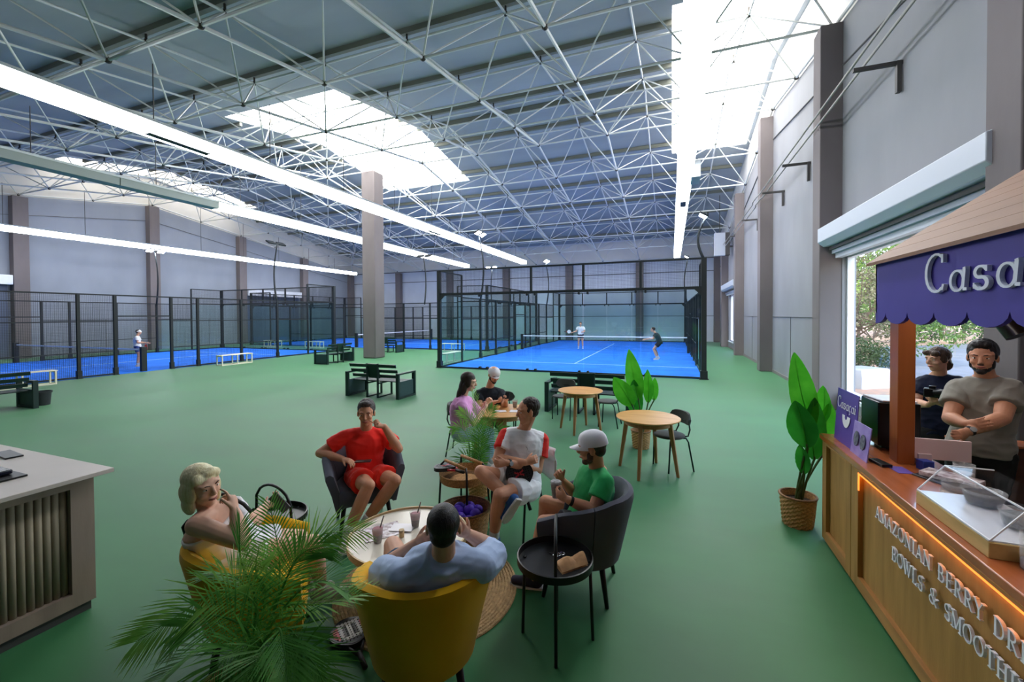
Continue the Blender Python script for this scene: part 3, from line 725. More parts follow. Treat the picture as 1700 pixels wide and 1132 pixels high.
# ---------------------------------------------------------------- black tray table
blkm = mat('satin_black_metal', (16, 16, 18), .4)
t = thing('tray_table', 'black round tray table with an arched handle beside the grey chair', 'side table', (-.72, 2.68, 0))
MB().lathe([(.001, .5), (.235, .5), (.25, .505), (.25, .55), (.242, .552), (.238, .512), (.001, .508)], n=48).build('tray', blkm, t, auto=40)
LG = [(-.2, -.03), (.06, -.21), (.22, .06), (-.05, .23)]
for x, y in LG[::2]: MB().tube([(x, y, .52), (x*1.08, y*1.08, 0)], .011, 8).build('leg', blkm, t, smooth=True)
a_, b_ = Vector((*LG[1], 0)), Vector((*LG[3], 0))
pts = [a_*1.1, a_+Vector((0, 0, .5)), a_*.98+Vector((0, 0, .66))]
for k in range(1, 8): s = k/8; pts.append(a_*(1-s)+b_*s+Vector((0, 0, .66+.12*sin(pi*s)**.6)))
pts += [b_*.98+Vector((0, 0, .66)), b_+Vector((0, 0, .5)), b_*1.1]
MB().tube(pts, .011, 8).build('handle_hoop', blkm, t, smooth=True)
t2 = copy_tree(t); t2.location = (-2.99, 2.46, 0); t2.rotation_euler = (0, 0, 1.2); t2['label'] = 'black round tray table with an arched handle behind the left yellow chair'
kraft = mat('kraft_paper', (196, 150, 104), .8, var=.15, vscale=20, bump=.5, bscale=30)
mb = MB(); mb.grid(lambda u, v: (-.1+.2*u, -.06+.12*v+.03*u, .012+.05*sin(pi*v)*(.4+.6*abs(sin(u*5)))), 8, 6)
mb.add([(-.1, -.06, 0), (.1, -.03, 0), (.1, .09, 0), (-.1, .06, 0)], [(0, 3, 2, 1)])
o = tag(mb.build('pastry_bag', kraft, auto=30), 'crumpled brown paper bag lying on the black tray table', 'paper bag'); o.location = (-.6, 2.66, .512); o.rotation_euler = (0, 0, .7)
mb = MB()
for k in range(3): mb.tube([(0.018*cos(a)+k*.02, .018*sin(a)+.01*k, .004+.004*k) for a in [2*pi*i/10 for i in range(10)]], .003, 5, closed=True)
mb.box((-.03, .01, .004), (.04, .012, .004)); o = tag(mb.build('key_ring', mat('chrome', (210, 210, 215), .2, metal=1)), 'small bunch of keys on the black tray table', 'keys'); o.location = (-.73, 2.74, .511)
# ---------------------------------------------------------------- rattan tray table, baskets, balls
rat = mat('rattan', (186, 138, 84), .7, bump=.8, bscale=120, var=.25, vscale=60)
ratd = mat('dark_rattan', (134, 96, 60), .75, bump=.9, bscale=120, var=.3, vscale=60)
t = thing('rattan_tray_table', 'side table with rattan tray and two wrapped handles beside the crossed leg', 'side table', (-1.98, 3.82, 0))
MB().lathe([(.001, .46), (.2, .46), (.235, .47), (.25, .55), (.243, .555), (.225, .48), (.001, .472)], n=40).build('tray', rat, t, auto=40)
mb = MB(); rings(mb, .15, .2, .474, 4, 40, .012); mb.build('tray_weave', ratd, t, auto=50)
for s in (-1, 1):
    A = Vector((-.22, .13*s, 0)); B = Vector((.22, .13*s, 0)); ax = Matrix.Rotation(-.45, 3, 'Z')
    p = [A*1.12, A+Vector((0, 0, .5)), A*.98+Vector((0, 0, .6)), A*.8+Vector((0, 0, .645)), B*.8+Vector((0, 0, .645)), B*.98+Vector((0, 0, .6)), B+Vector((0, 0, .5)), B*1.12]
    p = [ax @ q for q in p]; MB().tube(p, .011, 8).build('leg_hoop', blkm, t, smooth=True)
    MB().tube([p[3]+Vector((0, 0, .0)), p[4]+Vector((0, 0, .0))], .016, 10).build('handle_wrap', rat, t, smooth=True)
def basket(name, label, cat, loc, r0, r1, h, grp=None, fill=None, m=rat, m2=ratd):
    t = thing(name, label, cat, loc, 0, grp)
    n = 48; mb = MB(); rows = max(6, int(h/.02)); vs = []; fs = []
    for i in range(rows+1):
        s = i/rows; r = r0+(r1-r0)*s**.8
        for k in range(n): a = 2*pi*k/n; q = r+.004*(1 if (k//2+i) % 2 else -1); vs.append((q*cos(a), q*sin(a), h*s))
    for i in range(rows+1):
        s = 1-i/rows; r = r0+(r1-r0)*s**.8-.012
        for k in range(n): a = 2*pi*k/n; vs.append((r*cos(a), r*sin(a), max(.01, h*s)))
    R = 2*rows+2
    for i in range(R-1):
        for k in range(n): fs.append((i*n+k, i*n+(k+1) % n, (i+1)*n+(k+1) % n, (i+1)*n+k))
    fs.append(tuple(range(n-1, -1, -1))); fs.append(tuple((R-1)*n+k for k in range(n)))
    mb.add(vs, fs); mb.build('woven_body', m, t)
    MB().tube([(r1*cos(2*pi*k/24), r1*sin(2*pi*k/24), h) for k in range(24)], .012, 8, closed=True).build('rim', m2, t, smooth=True)
    if fill: MB().lathe([(.001, h*.8), (r1*.9, h*.8), (r1*.9, h*.78), (.001, h*.78)], n=24).build('soil', fill, t)
    return t
basket('ball_basket', 'large woven basket full of purple balls below the rattan tray table', 'basket', (-1.84, 3.58, 0), .19, .235, .31)
purp = mat('purple_ball', (84, 44, 190), .6)
bl = [(-.11, .08, .25), (-.02, .13, .25), (.09, .09, .25), (-.07, -.03, .27), (.03, .02, .27), (.12, -.02, .26), (.0, -.12, .25), (-.13, -.1, .24), (.1, -.13, .24)]
dsc = ['at the back left', 'at the back', 'at the back right', 'left of the centre', 'at the centre', 'at the right', 'at the front', 'at the front left', 'at the front right']
for k, (x, y, z) in enumerate(bl):
    o = MB().ell((0, 0, 0), (.056, .056, .056), n=20, m=12).build('purple_ball', purp, smooth=True); o.location = (-1.84+x*.95, 3.58+y*.95, z)
    tag(o, 'purple ball %s of the woven basket' % dsc[k], 'ball', 'purple balls in the woven basket')
# ---------------------------------------------------------------- paddle rackets
rk = mat('racket_carbon', (38, 40, 48), .45); rkd = mat('racket_edge', (12, 12, 14), .4); rkr = mat('racket_red', (200, 52, 66), .45); rkw = mat('racket_white', (226, 226, 230), .45)
def make_racket(label, M, style=0):
    t = thing('padel_racket', label, 'racket'); t.matrix_world = M
    n = 40; out = []
    for k in range(n):
        a = 2*pi*k/n; r = 1; x = .128*cos(a)*(1-.08*sin(a)); y = .132*sin(a)
        if sin(a) < -.2: x *= 1-.5*(-sin(a)-.2)**1.3
        out.append((x, y))
    MB().prism(out, (0, 0, -.017), (1, 0, 0), (0, 1, 0), .034).build('head', rkd, t, auto=40)
    MB().prism([(x*.93, y*.93) for x, y in out], (0, 0, .0172), (1, 0, 0), (0, 1, 0), .0015).build('face', rk if style < 2 else rkw, t)
    if style == 2: MB().prism([(x*.93, y*.93) for x, y in out], (0, 0, -.0172), (1, 0, 0), (0, 1, 0), -.0015).build('face', rkw, t)
    for s in (-1, 1): MB().tube([(.05*s, -.115, 0), (.03*s, -.16, 0), (.012*s, -.2, 0)], .011, 8).build('throat', rkd if style == 0 else rkr, t, smooth=True)
    MB().tube([(0, -.195, 0), (0, -.33, 0)], .0155, 12).build('grip', rkd, t, smooth=True)
    z = .0192
    if style == 0:
        for s in (-1, 1): MB().prism([(.055*s, .07), (.1*s, .05), (.108*s, -.02), (.08*s, -.06), (.06*s, -.05)][::s], (0, 0, z), (1, 0, 0), (0, 1, 0), .0008).build('red_patch', rkr, t)
        w = MB()
        for x in (-.055, 0, .055): w.prism([(x-.014, -.06), (x+.014, -.06), (x+.014, .075), (x-.014, .075)], (0, 0, z), (1, 0, 0), (0, 1, 0), .0012)
        w.prism([(-.069, .06), (.069, .06), (.069, .09), (-.069, .09)], (0, 0, z), (1, 0, 0), (0, 1, 0), .0012); w.prism([(-.05, -.075), (.05, -.075), (.069, -.05), (-.069, -.05)], (0, 0, z), (1, 0, 0), (0, 1, 0), .0012)
        w.build('white_letter_mark', rkw, t)
    elif style == 1:
        w = MB()
        for a in (-.5, .5): w.prism([(-.05, -.008), (.05, -.008), (.05, .008), (-.05, .008)], (0, 0, z), (cos(a), sin(a), 0), (-sin(a), cos(a), 0), .001)
        w.build('red_mark', rkr, t)
    hm = MB()
    for i in range(-4, 5):
        for j in range(-4, 5):
            x, y = i*.022, j*.022
            if (x/.11)**2+(y/.112)**2 < .95: hm.lathe([(.001, z+.0018), (.0052, z+.0018), (.0052, z), (.001, z)][::-1], (x, y, 0), n=6)
    tag(hm.build('drill_holes', mat('hole_black', (4, 4, 6), .9), t), kind='stuff')
    return t
def place(loc, ex, ey):
    ex = Vector(ex).normalized(); ey = Vector(ey); ey = (ey-ex*ey.dot(ex)).normalized(); ez = ex.cross(ey)
    M = Matrix((ex, ey, ez)).transposed().to_4x4(); M.translation = Vector(loc); return M
make_racket('black padel racket with red patches and a white letter lying on the rug edge', place((-1.99, 2.2, .036), (.55, .83, 0), (-.83, .55, 0.02)), 0)
make_racket('black padel racket with red mark resting on the rattan tray', place((-2.16, 3.78, .585), (.5, .86, 0), (-.86, .5, -.12)), 1)
# ================================================================= LETTERS (stroke glyphs with serifs)
T_, N_ = .15, .065       # thick and thin stroke widths, cap height 1
def ser(x, y, w=.3): return ('l', x-w/2, y, x+w/2, y, .055)
GLY = {
 'A': (.82, [('l', .4, 1, .1, 0, N_), ('l', .4, 1, .72, 0, T_), ('l', .2, .35, .6, .35, N_), ser(.1, .03, .24), ser(.72, .03, .26)]),
 'M': (1.0, [('l', .15, 0, .15, 1, N_), ('l', .17, 1, .5, .1, T_), ('l', .5, .1, .83, 1, N_), ('l', .85, 0, .85, 1, T_), ser(.15, .03), ser(.85, .03), ser(.1, .97, .2), ser(.9, .97, .2)]),
 'Z': (.75, [('l', .08, .96, .68, .96, N_), ('l', .62, .96, .12, .04, T_), ('l', .08, .04, .7, .04, N_), ('l', .08, .96, .08, .78, N_), ('l', .7, .04, .7, .24, N_)]),
 'O': (.9, [('a', .44, .5, .34, .47, 0, 360, .11)]),
 'N': (.92, [('l', .16, 0, .16, 1, N_), ('l', .16, .98, .76, .02, T_), ('l', .76, 0, .76, 1, N_), ser(.16, .03), ser(.76, .97), ser(.12, .97, .2)]),
 'I': (.45, [('l', .22, 0, .22, 1, T_), ser(.22, .03, .34), ser(.22, .97, .34)]),
 'B': (.78, [('l', .2, 0, .2, 1, T_), ('a', .36, .75, .24, .22, -90, 90, .1), ('a', .38, .27, .28, .25, -90, 90, .1), ('l', .08, .97, .38, .97, .055), ('l', .1, .52, .38, .52, .05), ('l', .08, .03, .4, .03, .055)]),
 'E': (.74, [('l', .2, 0, .2, 1, T_), ('l', .08, .97, .62, .97, .06), ('l', .2, .52, .5, .52, .055), ('l', .08, .03, .66, .03, .06), ('l', .62, .97, .62, .8, .05), ('l', .66, .03, .66, .22, .05), ('l', .5, .62, .5, .42, .04)]),
 'R': (.82, [('l', .2, 0, .2, 1, T_), ('a', .36, .74, .25, .23, -90, 90, .1), ('l', .08, .97, .38, .97, .055), ('l', .2, .51, .38, .51, .05), ('l', .4, .5, .7, .02, .13), ser(.2, .03), ser(.74, .03, .16)]),
 'Y': (.8, [('l', .1, 1, .42, .5, T_), ('l', .7, 1, .42, .5, N_), ('l', .42, .5, .42, 0, T_), ser(.42, .03), ser(.1, .97, .24), ser(.7, .97, .24)]),
 'D': (.88, [('l', .2, 0, .2, 1, T_), ('a', .36, .5, .4, .47, -90, 90, .11), ('l', .08, .97, .38, .97, .055), ('l', .08, .03, .38, .03, .055)]),
 'W': (1.1, [('l', .08, 1, .32, .02, T_), ('l', .32, .02, .54, .95, N_), ('l', .5, 1, .76, .02, T_), ('l', .76, .02, 1.0, 1, N_), ser(.08, .97, .22), ser(1.0, .97, .22), ser(.52, .97, .2)]),
 'L': (.7, [('l', .2, 0, .2, 1, T_), ser(.2, .97, .3), ('l', .08, .03, .62, .03, .06), ('l', .62, .03, .62, .25, .05)]),
 'S': (.66, [('a', .33, .74, .21, .22, 20, 285, .1), ('a', .33, .28, .23, .25, -165, 105, .11), ('l', .53, .95, .53, .75, .04), ('l', .1, .05, .1, .27, .04)]),
 '&': (.95, [('a', .38, .76, .17, .2, -60, 240, .08), ('l', .28, .6, .82, .02, .12), ('a', .34, .27, .25, .25, 80, 340, .1), ('l', .58, .2, .78, .5, .06), ser(.78, .5, .2)]),
 'T': (.76, [('l', .38, 0, .38, 1, T_), ('l', .06, .97, .7, .97, .06), ('l', .06, .97, .06, .78, .05), ('l', .7, .97, .7, .78, .05), ser(.38, .03)]),
 'H': (.9, [('l', .2, 0, .2, 1, T_), ('l', .7, 0, .7, 1, T_), ('l', .2, .52, .7, .52, .055), ser(.2, .03), ser(.2, .97), ser(.7, .03), ser(.7, .97)]),
 'K': (.85, [('l', .2, 0, .2, 1, T_), ('l', .25, .45, .68, 1, N_), ('l', .35, .58, .74, .02, T_), ser(.2, .03), ser(.2, .97), ser(.74, .03, .2), ser(.68, .97, .2)]),
 'C': (.78, [('a', .46, .5, .36, .48, 55, 305, .1), ('l', .68, .95, .68, .74, .07), ('l', .68, .05, .72, .2, .07)]),
 'a': (.6, [('a', .28, .24, .2, .24, 0, 360, .085), ('l', .5, .5, .46, .08, .09), ('l', .46, .04, .58, .03, .07), ('l', .46, .5, .54, .52, .06)]),
 's': (.5, [('a', .25, .375, .15, .125, 20, 285, .09), ('a', .25, .135, .17, .135, -165, 105, .1), ('l', .4, .5, .4, .38, .05), ('l', .08, .02, .08, .15, .05)]),
 'ç': (.5, [('a', .28, .25, .2, .25, 50, 310, .1), ('l', .3, -.02, .26, -.12, .06), ('a', .24, -.18, .08, .07, -150, 90, .05)]),
 'i': (.3, [('l', .15, 0, .15, .48, .12), ('l', .06, .48, .17, .48, .06), ('l', .05, .03, .26, .03, .06), ('a', .15, .68, .035, .035, 0, 360, .07)]),
}
def glyph_mesh(mb, ch, o, ax, ay, h, th):
    w, st = GLY[ch]; n = ax.cross(ay).normalized()
    for k, s in enumerate(st):
        oo = o+n*(k*.00015)
        if s[0] == 'l':
            p, q = Vector(s[1:3]), Vector(s[3:5]); d = (q-p).normalized(); m = Vector((-d.y, d.x))*s[5]/2
            mb.prism([tuple((p-m)*h), tuple((q-m)*h), tuple((q+m)*h), tuple((p+m)*h)], oo, ax, ay, th)
        else:
            cx, cy, rx, ry, a0, a1, wd = s[1:]; N = max(6, int(abs(a1-a0)/18)); full = abs(a1-a0) >= 359
            A = [radians(a0+(a1-a0)*i/N) for i in range(N+1)]
            def wk(a): return wd*(.55+.45*abs(cos(a)))
            for i in range(N):
                a, b = A[i], A[i+1]
                po = [((cx+(rx+e*wk(t)/2*1)*cos(t))*h, (cy+(ry+e*wk(t)/2)*sin(t))*h) for t, e in ((a, 1), (b, 1), (b, -1), (a, -1))]
                mb.prism(po, oo, ax, ay, th)
    return w*h
def write(text, o, ax, ay, h, th, mt, parent, track=.06, space=.45, each=True, wide=1):
    o = Vector(o); ax = Vector(ax).normalized()*wide; ay = Vector(ay).normalized(); x = 0
    mb = MB()
    for ch in text:
        if ch == ' ': x += space*h; continue
        if each: mb = MB()
        x += glyph_mesh(mb, ch, o+ax*x, ax, ay, h, th)+track*h
        if each: mb.build('letter', mt, parent)
    if not each: mb.build('lettering', mt, parent)
    return x
# ================================================================= KIOSK
oak = wood('kiosk_oak', (148, 108, 52), (172, 130, 70), 2.2, (6, 6, .7), .5)
oakh = wood('kiosk_oak_rail', (150, 106, 56), (176, 130, 74), 2.2, (6, .7, 6), .45)
topw = wood('kiosk_top_wood', (158, 84, 44), (176, 98, 56), 2, (8, 1, 1), .22, coat=.4)
redw = wood('kiosk_post_wood', (150, 78, 34), (172, 96, 46), 2.2, (3, 3, .6), .4)
dkw = wood('kiosk_dark_wood', (70, 36, 22), (84, 44, 28), 2, (1, 6, 6), .5)
tanw = wood('kiosk_roof_boards', (126, 86, 58), (140, 98, 70), 1.6, (1, .5, 4), .6)
purple = mat('kiosk_purple', (60, 46, 148), .6, var=.05, vscale=3)
lett = mat('letter_silver', (228, 230, 238), .4, spec=.5); lettf = mat('fascia_letter', (214, 218, 232), .5)
led = mat('warm_led', (255, 150, 60), .5, emit=1.4, ecol=(255, 140, 56))
KX = 1.34; KZ = 1.0; KY1 = 4.76; KY0 = .6
k = thing('kiosk_counter', 'wooden kiosk counter with framed front panels and raised silver lettering', 'counter', (KX, 2.5, 0))
def kb(mb, *a): mb.bb(*a); return mb
mb = MB(); mb.bb(KX+.05, KX+.5, KY0, KY1-.02, .03, KZ-.06); mb.build('body', dkw, k, world=True)
P2 = 4.08
for (a, b, nm) in ((P2+.005, KY1, 'end'), (KY0, P2-.005, 'main')):
    s = .1 if nm == 'end' else .13
    MB().bb(KX, KX+.05, a, a+(s if nm == 'end' else .1), 0.02, KZ-.05).build('stile', oak, k, world=True); MB().bb(KX, KX+.05, b-s, b, .02, KZ-.05).build('stile', oak, k, world=True)
    MB().bb(KX, KX+.05, a+.1, b-s, KZ-.085, KZ-.05).build('rail', oakh, k, world=True); MB().bb(KX, KX+.05, a+.1, b-s, .02, .11).build('rail', oakh, k, world=True)
    MB().bb(KX+.032, KX+.045, a+.09, b-s+.01, .1, KZ-.07).build('recessed_panel', oak, k, world=True)
MB().bb(KX+.05, KX+.52, KY1-.02, KY1, .02, KZ-.05).build('side_panel', oak, k, world=True)
mb = MB(); mb.bb(KX-.003, KX+.006, KY0+.1, P2-.14, KZ-.094, KZ-.085); mb.build('led_strip', led, k, world=True)
mb = MB(); mb.bb(KX-.003, KX+.006, P2-.145, P2-.136, .78, KZ-.085); mb.build('led_strip', led, k, world=True)
def al(pw, x, y0, y1, z, rz):
    l = area('counter_glow', (x, (y0+y1)/2, z), (0, radians(0), 0), .012, y1-y0, pw, lin((255, 140, 50))); return l
al(1.6, KX+.016, KY0+.1, P2-.14, KZ-.1, 0)
MB().bb(KX-.02, KX+.56, KY0, KY1+.02, KZ-.05, KZ).build('counter_top', topw, k, bevel=.006, world=True)
ls = bpy.data.objects.new('lettering', None)
base = Vector((KX, 2.5, 0))
yd = Vector((0, -1, 0)); zu = Vector((0, 0, 1))
write('AMAZONIAN BERRY DRINKS', Vector((KX+.018, 3.665, .70))-base, yd, zu, .088, .014, lett, k, track=.045, space=.6)
write('BOWLS & SMOOTHIES', Vector((KX+.018, 3.43, .53))-base, yd, zu, .088, .014, lett, k, track=.02, space=.62)
# post, roof and fascia
r = thing('kiosk_canopy', 'purple scalloped kiosk canopy with tan board roof and white lettering', 'canopy', (1.6, 4.0, KZ))
MB().box((1.65, 4.06, (KZ+2.5)/2), (.105, .13, 2.5-KZ)).build('post', redw, r, bevel=.004, world=True)
MB().box((1.65, .75, (KZ+2.5)/2), (.105, .13, 2.5-KZ)).build('post', redw, r, bevel=.004, world=True)
FX = 1.57; FY1, FY0 = 4.3, .35; FT, FB = 2.54, 2.14
out = [(-FY1, FT), (-FY1, FB-.0)]
pitch = .325; y = FY1; pts = []
first = True
while y > FY0:
    w = pitch if not first else .17
    for i in range(0, 9):
        a = pi*i/8
        if first: a = pi/2+pi/2*i/8
        d = -(.5-.5*cos(a))*pitch if not first else -(-cos(a))*w
        pts.append((-(y)-d*1.0 if False else -(y)+abs(d), FB-.085*sin(a)))
    y -= w; first = False
out = [(-FY1, FT)]+pts+[(pts[-1][0], FT)]
cl = []
for p in out:
    if not cl or (abs(cl[-1][0]-p[0])+abs(cl[-1][1]-p[1])) > 1e-4: cl.append(p)
MB().prism(cl, (FX, 0, 0), (0, -1, 0), (0, 0, 1), -.025).build('fascia', purple, r, world=True)
MB().prism([(FX, FB), (FX, FT), (3.2, FT), (3.2, FB)], (0, FY1, 0), (1, 0, 0), (0, 0, 1), .02).build('end_fascia', purple, r, world=True)
ex, rx, hz = FX-.045, 2.5, 3.2
for s in (1, -1):
    x0 = ex if s > 0 else 2*rx-ex
    z0 = 2.525
    mb = MB(); nb = 7
    for i in range(nb):
        u0, u1 = i/nb, (i+1)/nb-.004
        A = Vector((x0+(rx-x0)*u0, 0, z0+(hz-z0)*u0)); B = Vector((x0+(rx-x0)*u1, 0, z0+(hz-z0)*u1)); up = Vector((0, 0, .025))
        vs = []
        for Y in (FY0-.1, FY1+.06):
            for q in (A, B, B+up, A+up): vs.append((q.x, Y, q.z))
        mb.add(vs, [(0, 1, 2, 3), (7, 6, 5, 4), (0, 4, 5, 1), (1, 5, 6, 2), (2, 6, 7, 3), (3, 7, 4, 0)])
    mb.build('roof_boards', tanw, r, world=True)
write('Casaçai', Vector((FX-.003, 3.55, 2.262))-Vector((1.6, 4, KZ)), yd, zu, .245, .02, lettf, r, track=.1, wide=1.22)
MB().bb(1.75, 1.80, .6, 4.0, 2.40, 2.43).build('canopy_light', mat('canopy_led', (255, 255, 255), .5, emit=14, ecol=(255, 244, 232)), r, world=True)
# return counter at the far side of the kiosk
t = thing('kiosk_side_counter', 'dark brown side counter behind the kiosk, in front of the two standing people', 'counter', (2.7, 4.6, 0))
MB().bb(2.25, 3.4, 4.55, 4.62, .03, 1.06).build('front_board', dkw, t, world=True); MB().bb(2.25, 3.4, 4.62, 4.72, 0, .98).build('body', dkw, t, world=True)
MB().bb(2.22, 3.42, 4.52, 4.74, 1.06, 1.075).build('top_edge', redw, t, world=True)
# signs
def sign(name, label, ya, yb, z0, z1, X, mt, lean=.03):
    t = thing(name, label, 'sign', (X, (ya+yb)/2, z0))
    mb = MB(); o = .006
    mb.add([(0, (yb-ya)/2, 0), (0, -(yb-ya)/2, 0), (lean, -(yb-ya)/2, z1-z0), (lean, (yb-ya)/2, z1-z0), (o, (yb-ya)/2, 0), (o, -(yb-ya)/2, 0), (lean+o, -(yb-ya)/2, z1-z0), (lean+o, (yb-ya)/2, z1-z0)],
        [(3, 2, 1, 0), (4, 5, 6, 7), (0, 1, 5, 4), (1, 2, 6, 5), (2, 3, 7, 6), (3, 0, 4, 7)]).build('board', mt, t); return t
signp = mat('sign_purple', (90, 66, 160), .45)
s1 = sign('purple_sign', 'purple sign with white bowl emblem standing on the counter', 4.2, 4.66, KZ, 1.46, 1.4, signp)
wht = mat('sign_white', (236, 234, 240), .5)
L = Vector((.03, 0, .46)).normalized(); nfix = Vector((-.004, 0, 0))
write('Casaçai', Vector((.019, .2, .3))+nfix, yd, L, .1, .002, wht, s1, track=.03, each=False)
mb = MB(); n = 16
mb.prism([(.085*cos(pi+pi*i/n), .1*sin(pi+pi*i/n)) for i in range(n+1)], Vector((.0165, -.02, .25))+nfix, yd, L, .002)
mb.build('bowl_mark', wht, s1)
mb = MB(); mb.prism([(.022*cos(2*pi*i/12), .022*sin(2*pi*i/12)) for i in range(12)], Vector((.016, -.02, .24))+nfix*1.5, yd, L, .002)
for dx, dz in ((-.012, .02), (.012, .024), (0, .04)): mb.prism([(dx+.011*cos(2*pi*i/10), dz+.011*sin(2*pi*i/10)) for i in range(10)], Vector((.016, -.02, .24))+nfix*1.5, yd, L, .002)
mb.build('berry_mark', signp, s1)
lav = mat('sign_lavender', (170, 150, 214), .45, var=.2, vscale=9, vcol2=(140, 118, 196))
s2 = sign('picture_sign', 'small lavender picture sign with two bowls in front of the purple sign', 3.93, 4.24, KZ, 1.26, 1.385, lav)
mb = MB()
for cy_ in (.06, -.06): mb.prism([(.045*cos(2*pi*i/16), .06*sin(2*pi*i/16)) for i in range(16)], (.008, cy_, .13), yd, Vector((.03, 0, .26)).normalized(), .002)
mb.build('bowl_pictures', mat('picture_grey', (120, 124, 136), .5, var=.6, vscale=30, vcol2=(60, 54, 84)), s2)
# things on the counter
blackg = mat('black_gloss', (10, 10, 12), .3)
t = thing('till_monitor', 'black screen box standing on the kiosk counter beside the post', 'screen', (1.75, 4.5, KZ))
MB().bb(1.6, 1.88, 4.32, 4.66, KZ+.04, 1.4).build('screen', blackg, t, bevel=.01, world=True); MB().bb(1.66, 1.82, 4.42, 4.56, KZ, KZ+.04).build('foot', blackg, t, world=True)
def put(name, label, cat, loc, dims, mt, rz=0, bev=.003):
    o = MB().box((0, 0, dims[2]/2), dims).build(name, mt, bevel=bev); o.location = loc; o.rotation_euler = (0, 0, rz); return tag(o, label, cat)
o = put('clipboard', 'white papers on a clipboard lying on top of the black screen', 'clipboard', (1.74, 4.5, 1.402), (.24, .3, .012), paper, .1)
put('card_terminal', 'black card terminal lying on the counter left of the post', 'card terminal', (1.47, 3.93, KZ), (.07, .15, .022), blackg, .2)
put('purple_card', 'purple printed card flat on the counter in front of the post', 'card', (1.55, 3.83, KZ), (.1, .15, .003), signp, .1, 0)
put('blue_box', 'small blue box on the counter right of the post', 'box', (1.72, 3.9, KZ), (.07, .07, .07), mat('blue_card', (44, 62, 150), .5), .2)
put('pink_box', 'small pale pink box tucked behind the post on the counter', 'box', (1.76, 4.02, KZ), (.08, .06, .09), mat('pale_pink_card', (214, 190, 196), .6), .1)
put('price_board', 'pink tinted upright card in front of the two standing people', 'card', (1.86, 4.02, KZ+.05), (.34, .02, .15), mat('pinkish_card', (226, 196, 196), .6), .0, 0)
put('black_folder', 'black folder open on the counter behind the display case', 'folder', (1.76, 3.64, KZ), (.22, .36, .012), blackg, .5)
put('leaflet_stack', 'stack of leaflets on the black folder', 'leaflets', (1.76, 3.68, KZ+.013), (.15, .28, .03), pprint, .8, .002)
put('phone', 'dark phone lying on the counter behind the glass jar', 'phone', (1.84, 3.36, KZ), (.1, .2, .012), blackg, .9)
glassj = clearp
def jar(label, loc, r, h, content, fh):
    t = thing('glass_jar', label, 'jar', loc, 0)
    MB().lathe([(r*.96, 0), (r, h), (r-.003, h), (r*.93, .005), (.001, .005)], n=24).build('glass', glassj, t, smooth=True)
    if content: MB().lathe([(.001, .006), (r*.92, .006), (r*.93, fh), (.001, fh+.004)], n=24).build('contents', content, t, smooth=True)
    return t
jar('squat glass jar on the counter in front of the upright pink card', (1.86, 3.75, KZ), .055, .11, mat('jar_cream', (200, 180, 170), .7), .05)
jar('tall glass jar at the right edge, beside the display case', (1.5, 2.52, KZ), .055, .16, mat('water_grey', (130, 136, 150), .3), .04)
# display case
t = thing('display_case', 'low wooden tray with slanted clear cover on the counter', 'display case', (1.6, 2.9, KZ))
MB().bb(1.37, 1.72, 2.58, 3.2, KZ, KZ+.075).build('wooden_base', wood('case_pine', (190, 156, 96), (206, 172, 112), 3, (6, 1, 6), .5), t, bevel=.004, world=True)
MB().bb(1.38, 1.71, 2.59, 3.19, KZ+.075, KZ+.082).build('steel_tray', mat('tray_white_reflection', (222, 226, 236), .25, spec=.7), t, world=True)  # steel coloured white, the window reflection is put into the base colour
g = MB(); z0, z1 = KZ+.082, KZ+.24
g.add([(1.375, 2.585, z0), (1.375, 3.195, z0), (1.5, 3.195, z1), (1.5, 2.585, z1)], [(0, 1, 2, 3)]); g.add([(1.5, 2.585, z1), (1.5, 3.195, z1), (1.715, 3.195, z1), (1.715, 2.585, z1)], [(0, 1, 2, 3)])
for y in (2.585, 3.195): g.add([(1.375, y, z0), (1.715, y, z0), (1.715, y, z1), (1.5, y, z1)], [(0, 1, 2, 3)])
acr = bpy.data.materials.new('clear_acrylic'); acr.use_nodes = True; _nt = acr.node_tree; _nt.nodes.clear()
_o = _nt.nodes.new('ShaderNodeOutputMaterial'); _mx = _nt.nodes.new('ShaderNodeMixShader'); _mx.inputs[0].default_value = .1
_tr = _nt.nodes.new('ShaderNodeBsdfTransparent'); _gs = _nt.nodes.new('ShaderNodeBsdfGlossy'); _gs.inputs['Roughness'].default_value = .06
_nt.links.new(_tr.outputs[0], _mx.inputs[1]); _nt.links.new(_gs.outputs[0], _mx.inputs[2]); _nt.links.new(_mx.outputs[0], _o.inputs[0])
g.build('clear_cover', acr, t, world=True)
mb = MB()
for a, b in (((1.375, z0), (1.5, z1)), ((1.5, z1), (1.715, z1))):
    for y in (2.585, 3.195): mb.bar((a[0], y, a[1]), (b[0], y, b[1]), .006, .006)
mb.bar((1.5, 2.585, z1), (1.5, 3.195, z1), .007, .007); mb.bar((1.375, 2.585, z0), (1.375, 3.195, z0), .008, .008); mb.build('cover_edges', mat('white_edge', (235, 236, 242), .3), t, world=True)
seed = mat('grain_dark', (74, 64, 58), .9, var=.5, vscale=120); 
def bowl(label, loc, r, h, m, cont):
    t = thing('glass_bowl', label, 'bowl', loc, 0)
    MB().lathe([(r*.75, 0), (r, h), (r-.004, h), (r*.7, .006), (.001, .006)], n=28).build('bowl', m, t, smooth=True)
    MB().lathe([(.001, .008), (r*.72, .008), (r*.9, h*.75), (.001, h*.8)], n=28).build('contents', cont, t, smooth=True); return t
bowl('glass bowl of dark grain inside the case, at its left end', (1.6, 3.06, KZ+.083), .09, .08, glassj, seed)
bowl('glass bowl inside the case, near its right end', (1.6, 2.78, KZ+.083), .085, .08, glassj, mat('grain_grey', (110, 112, 116), .9, var=.4, vscale=100))
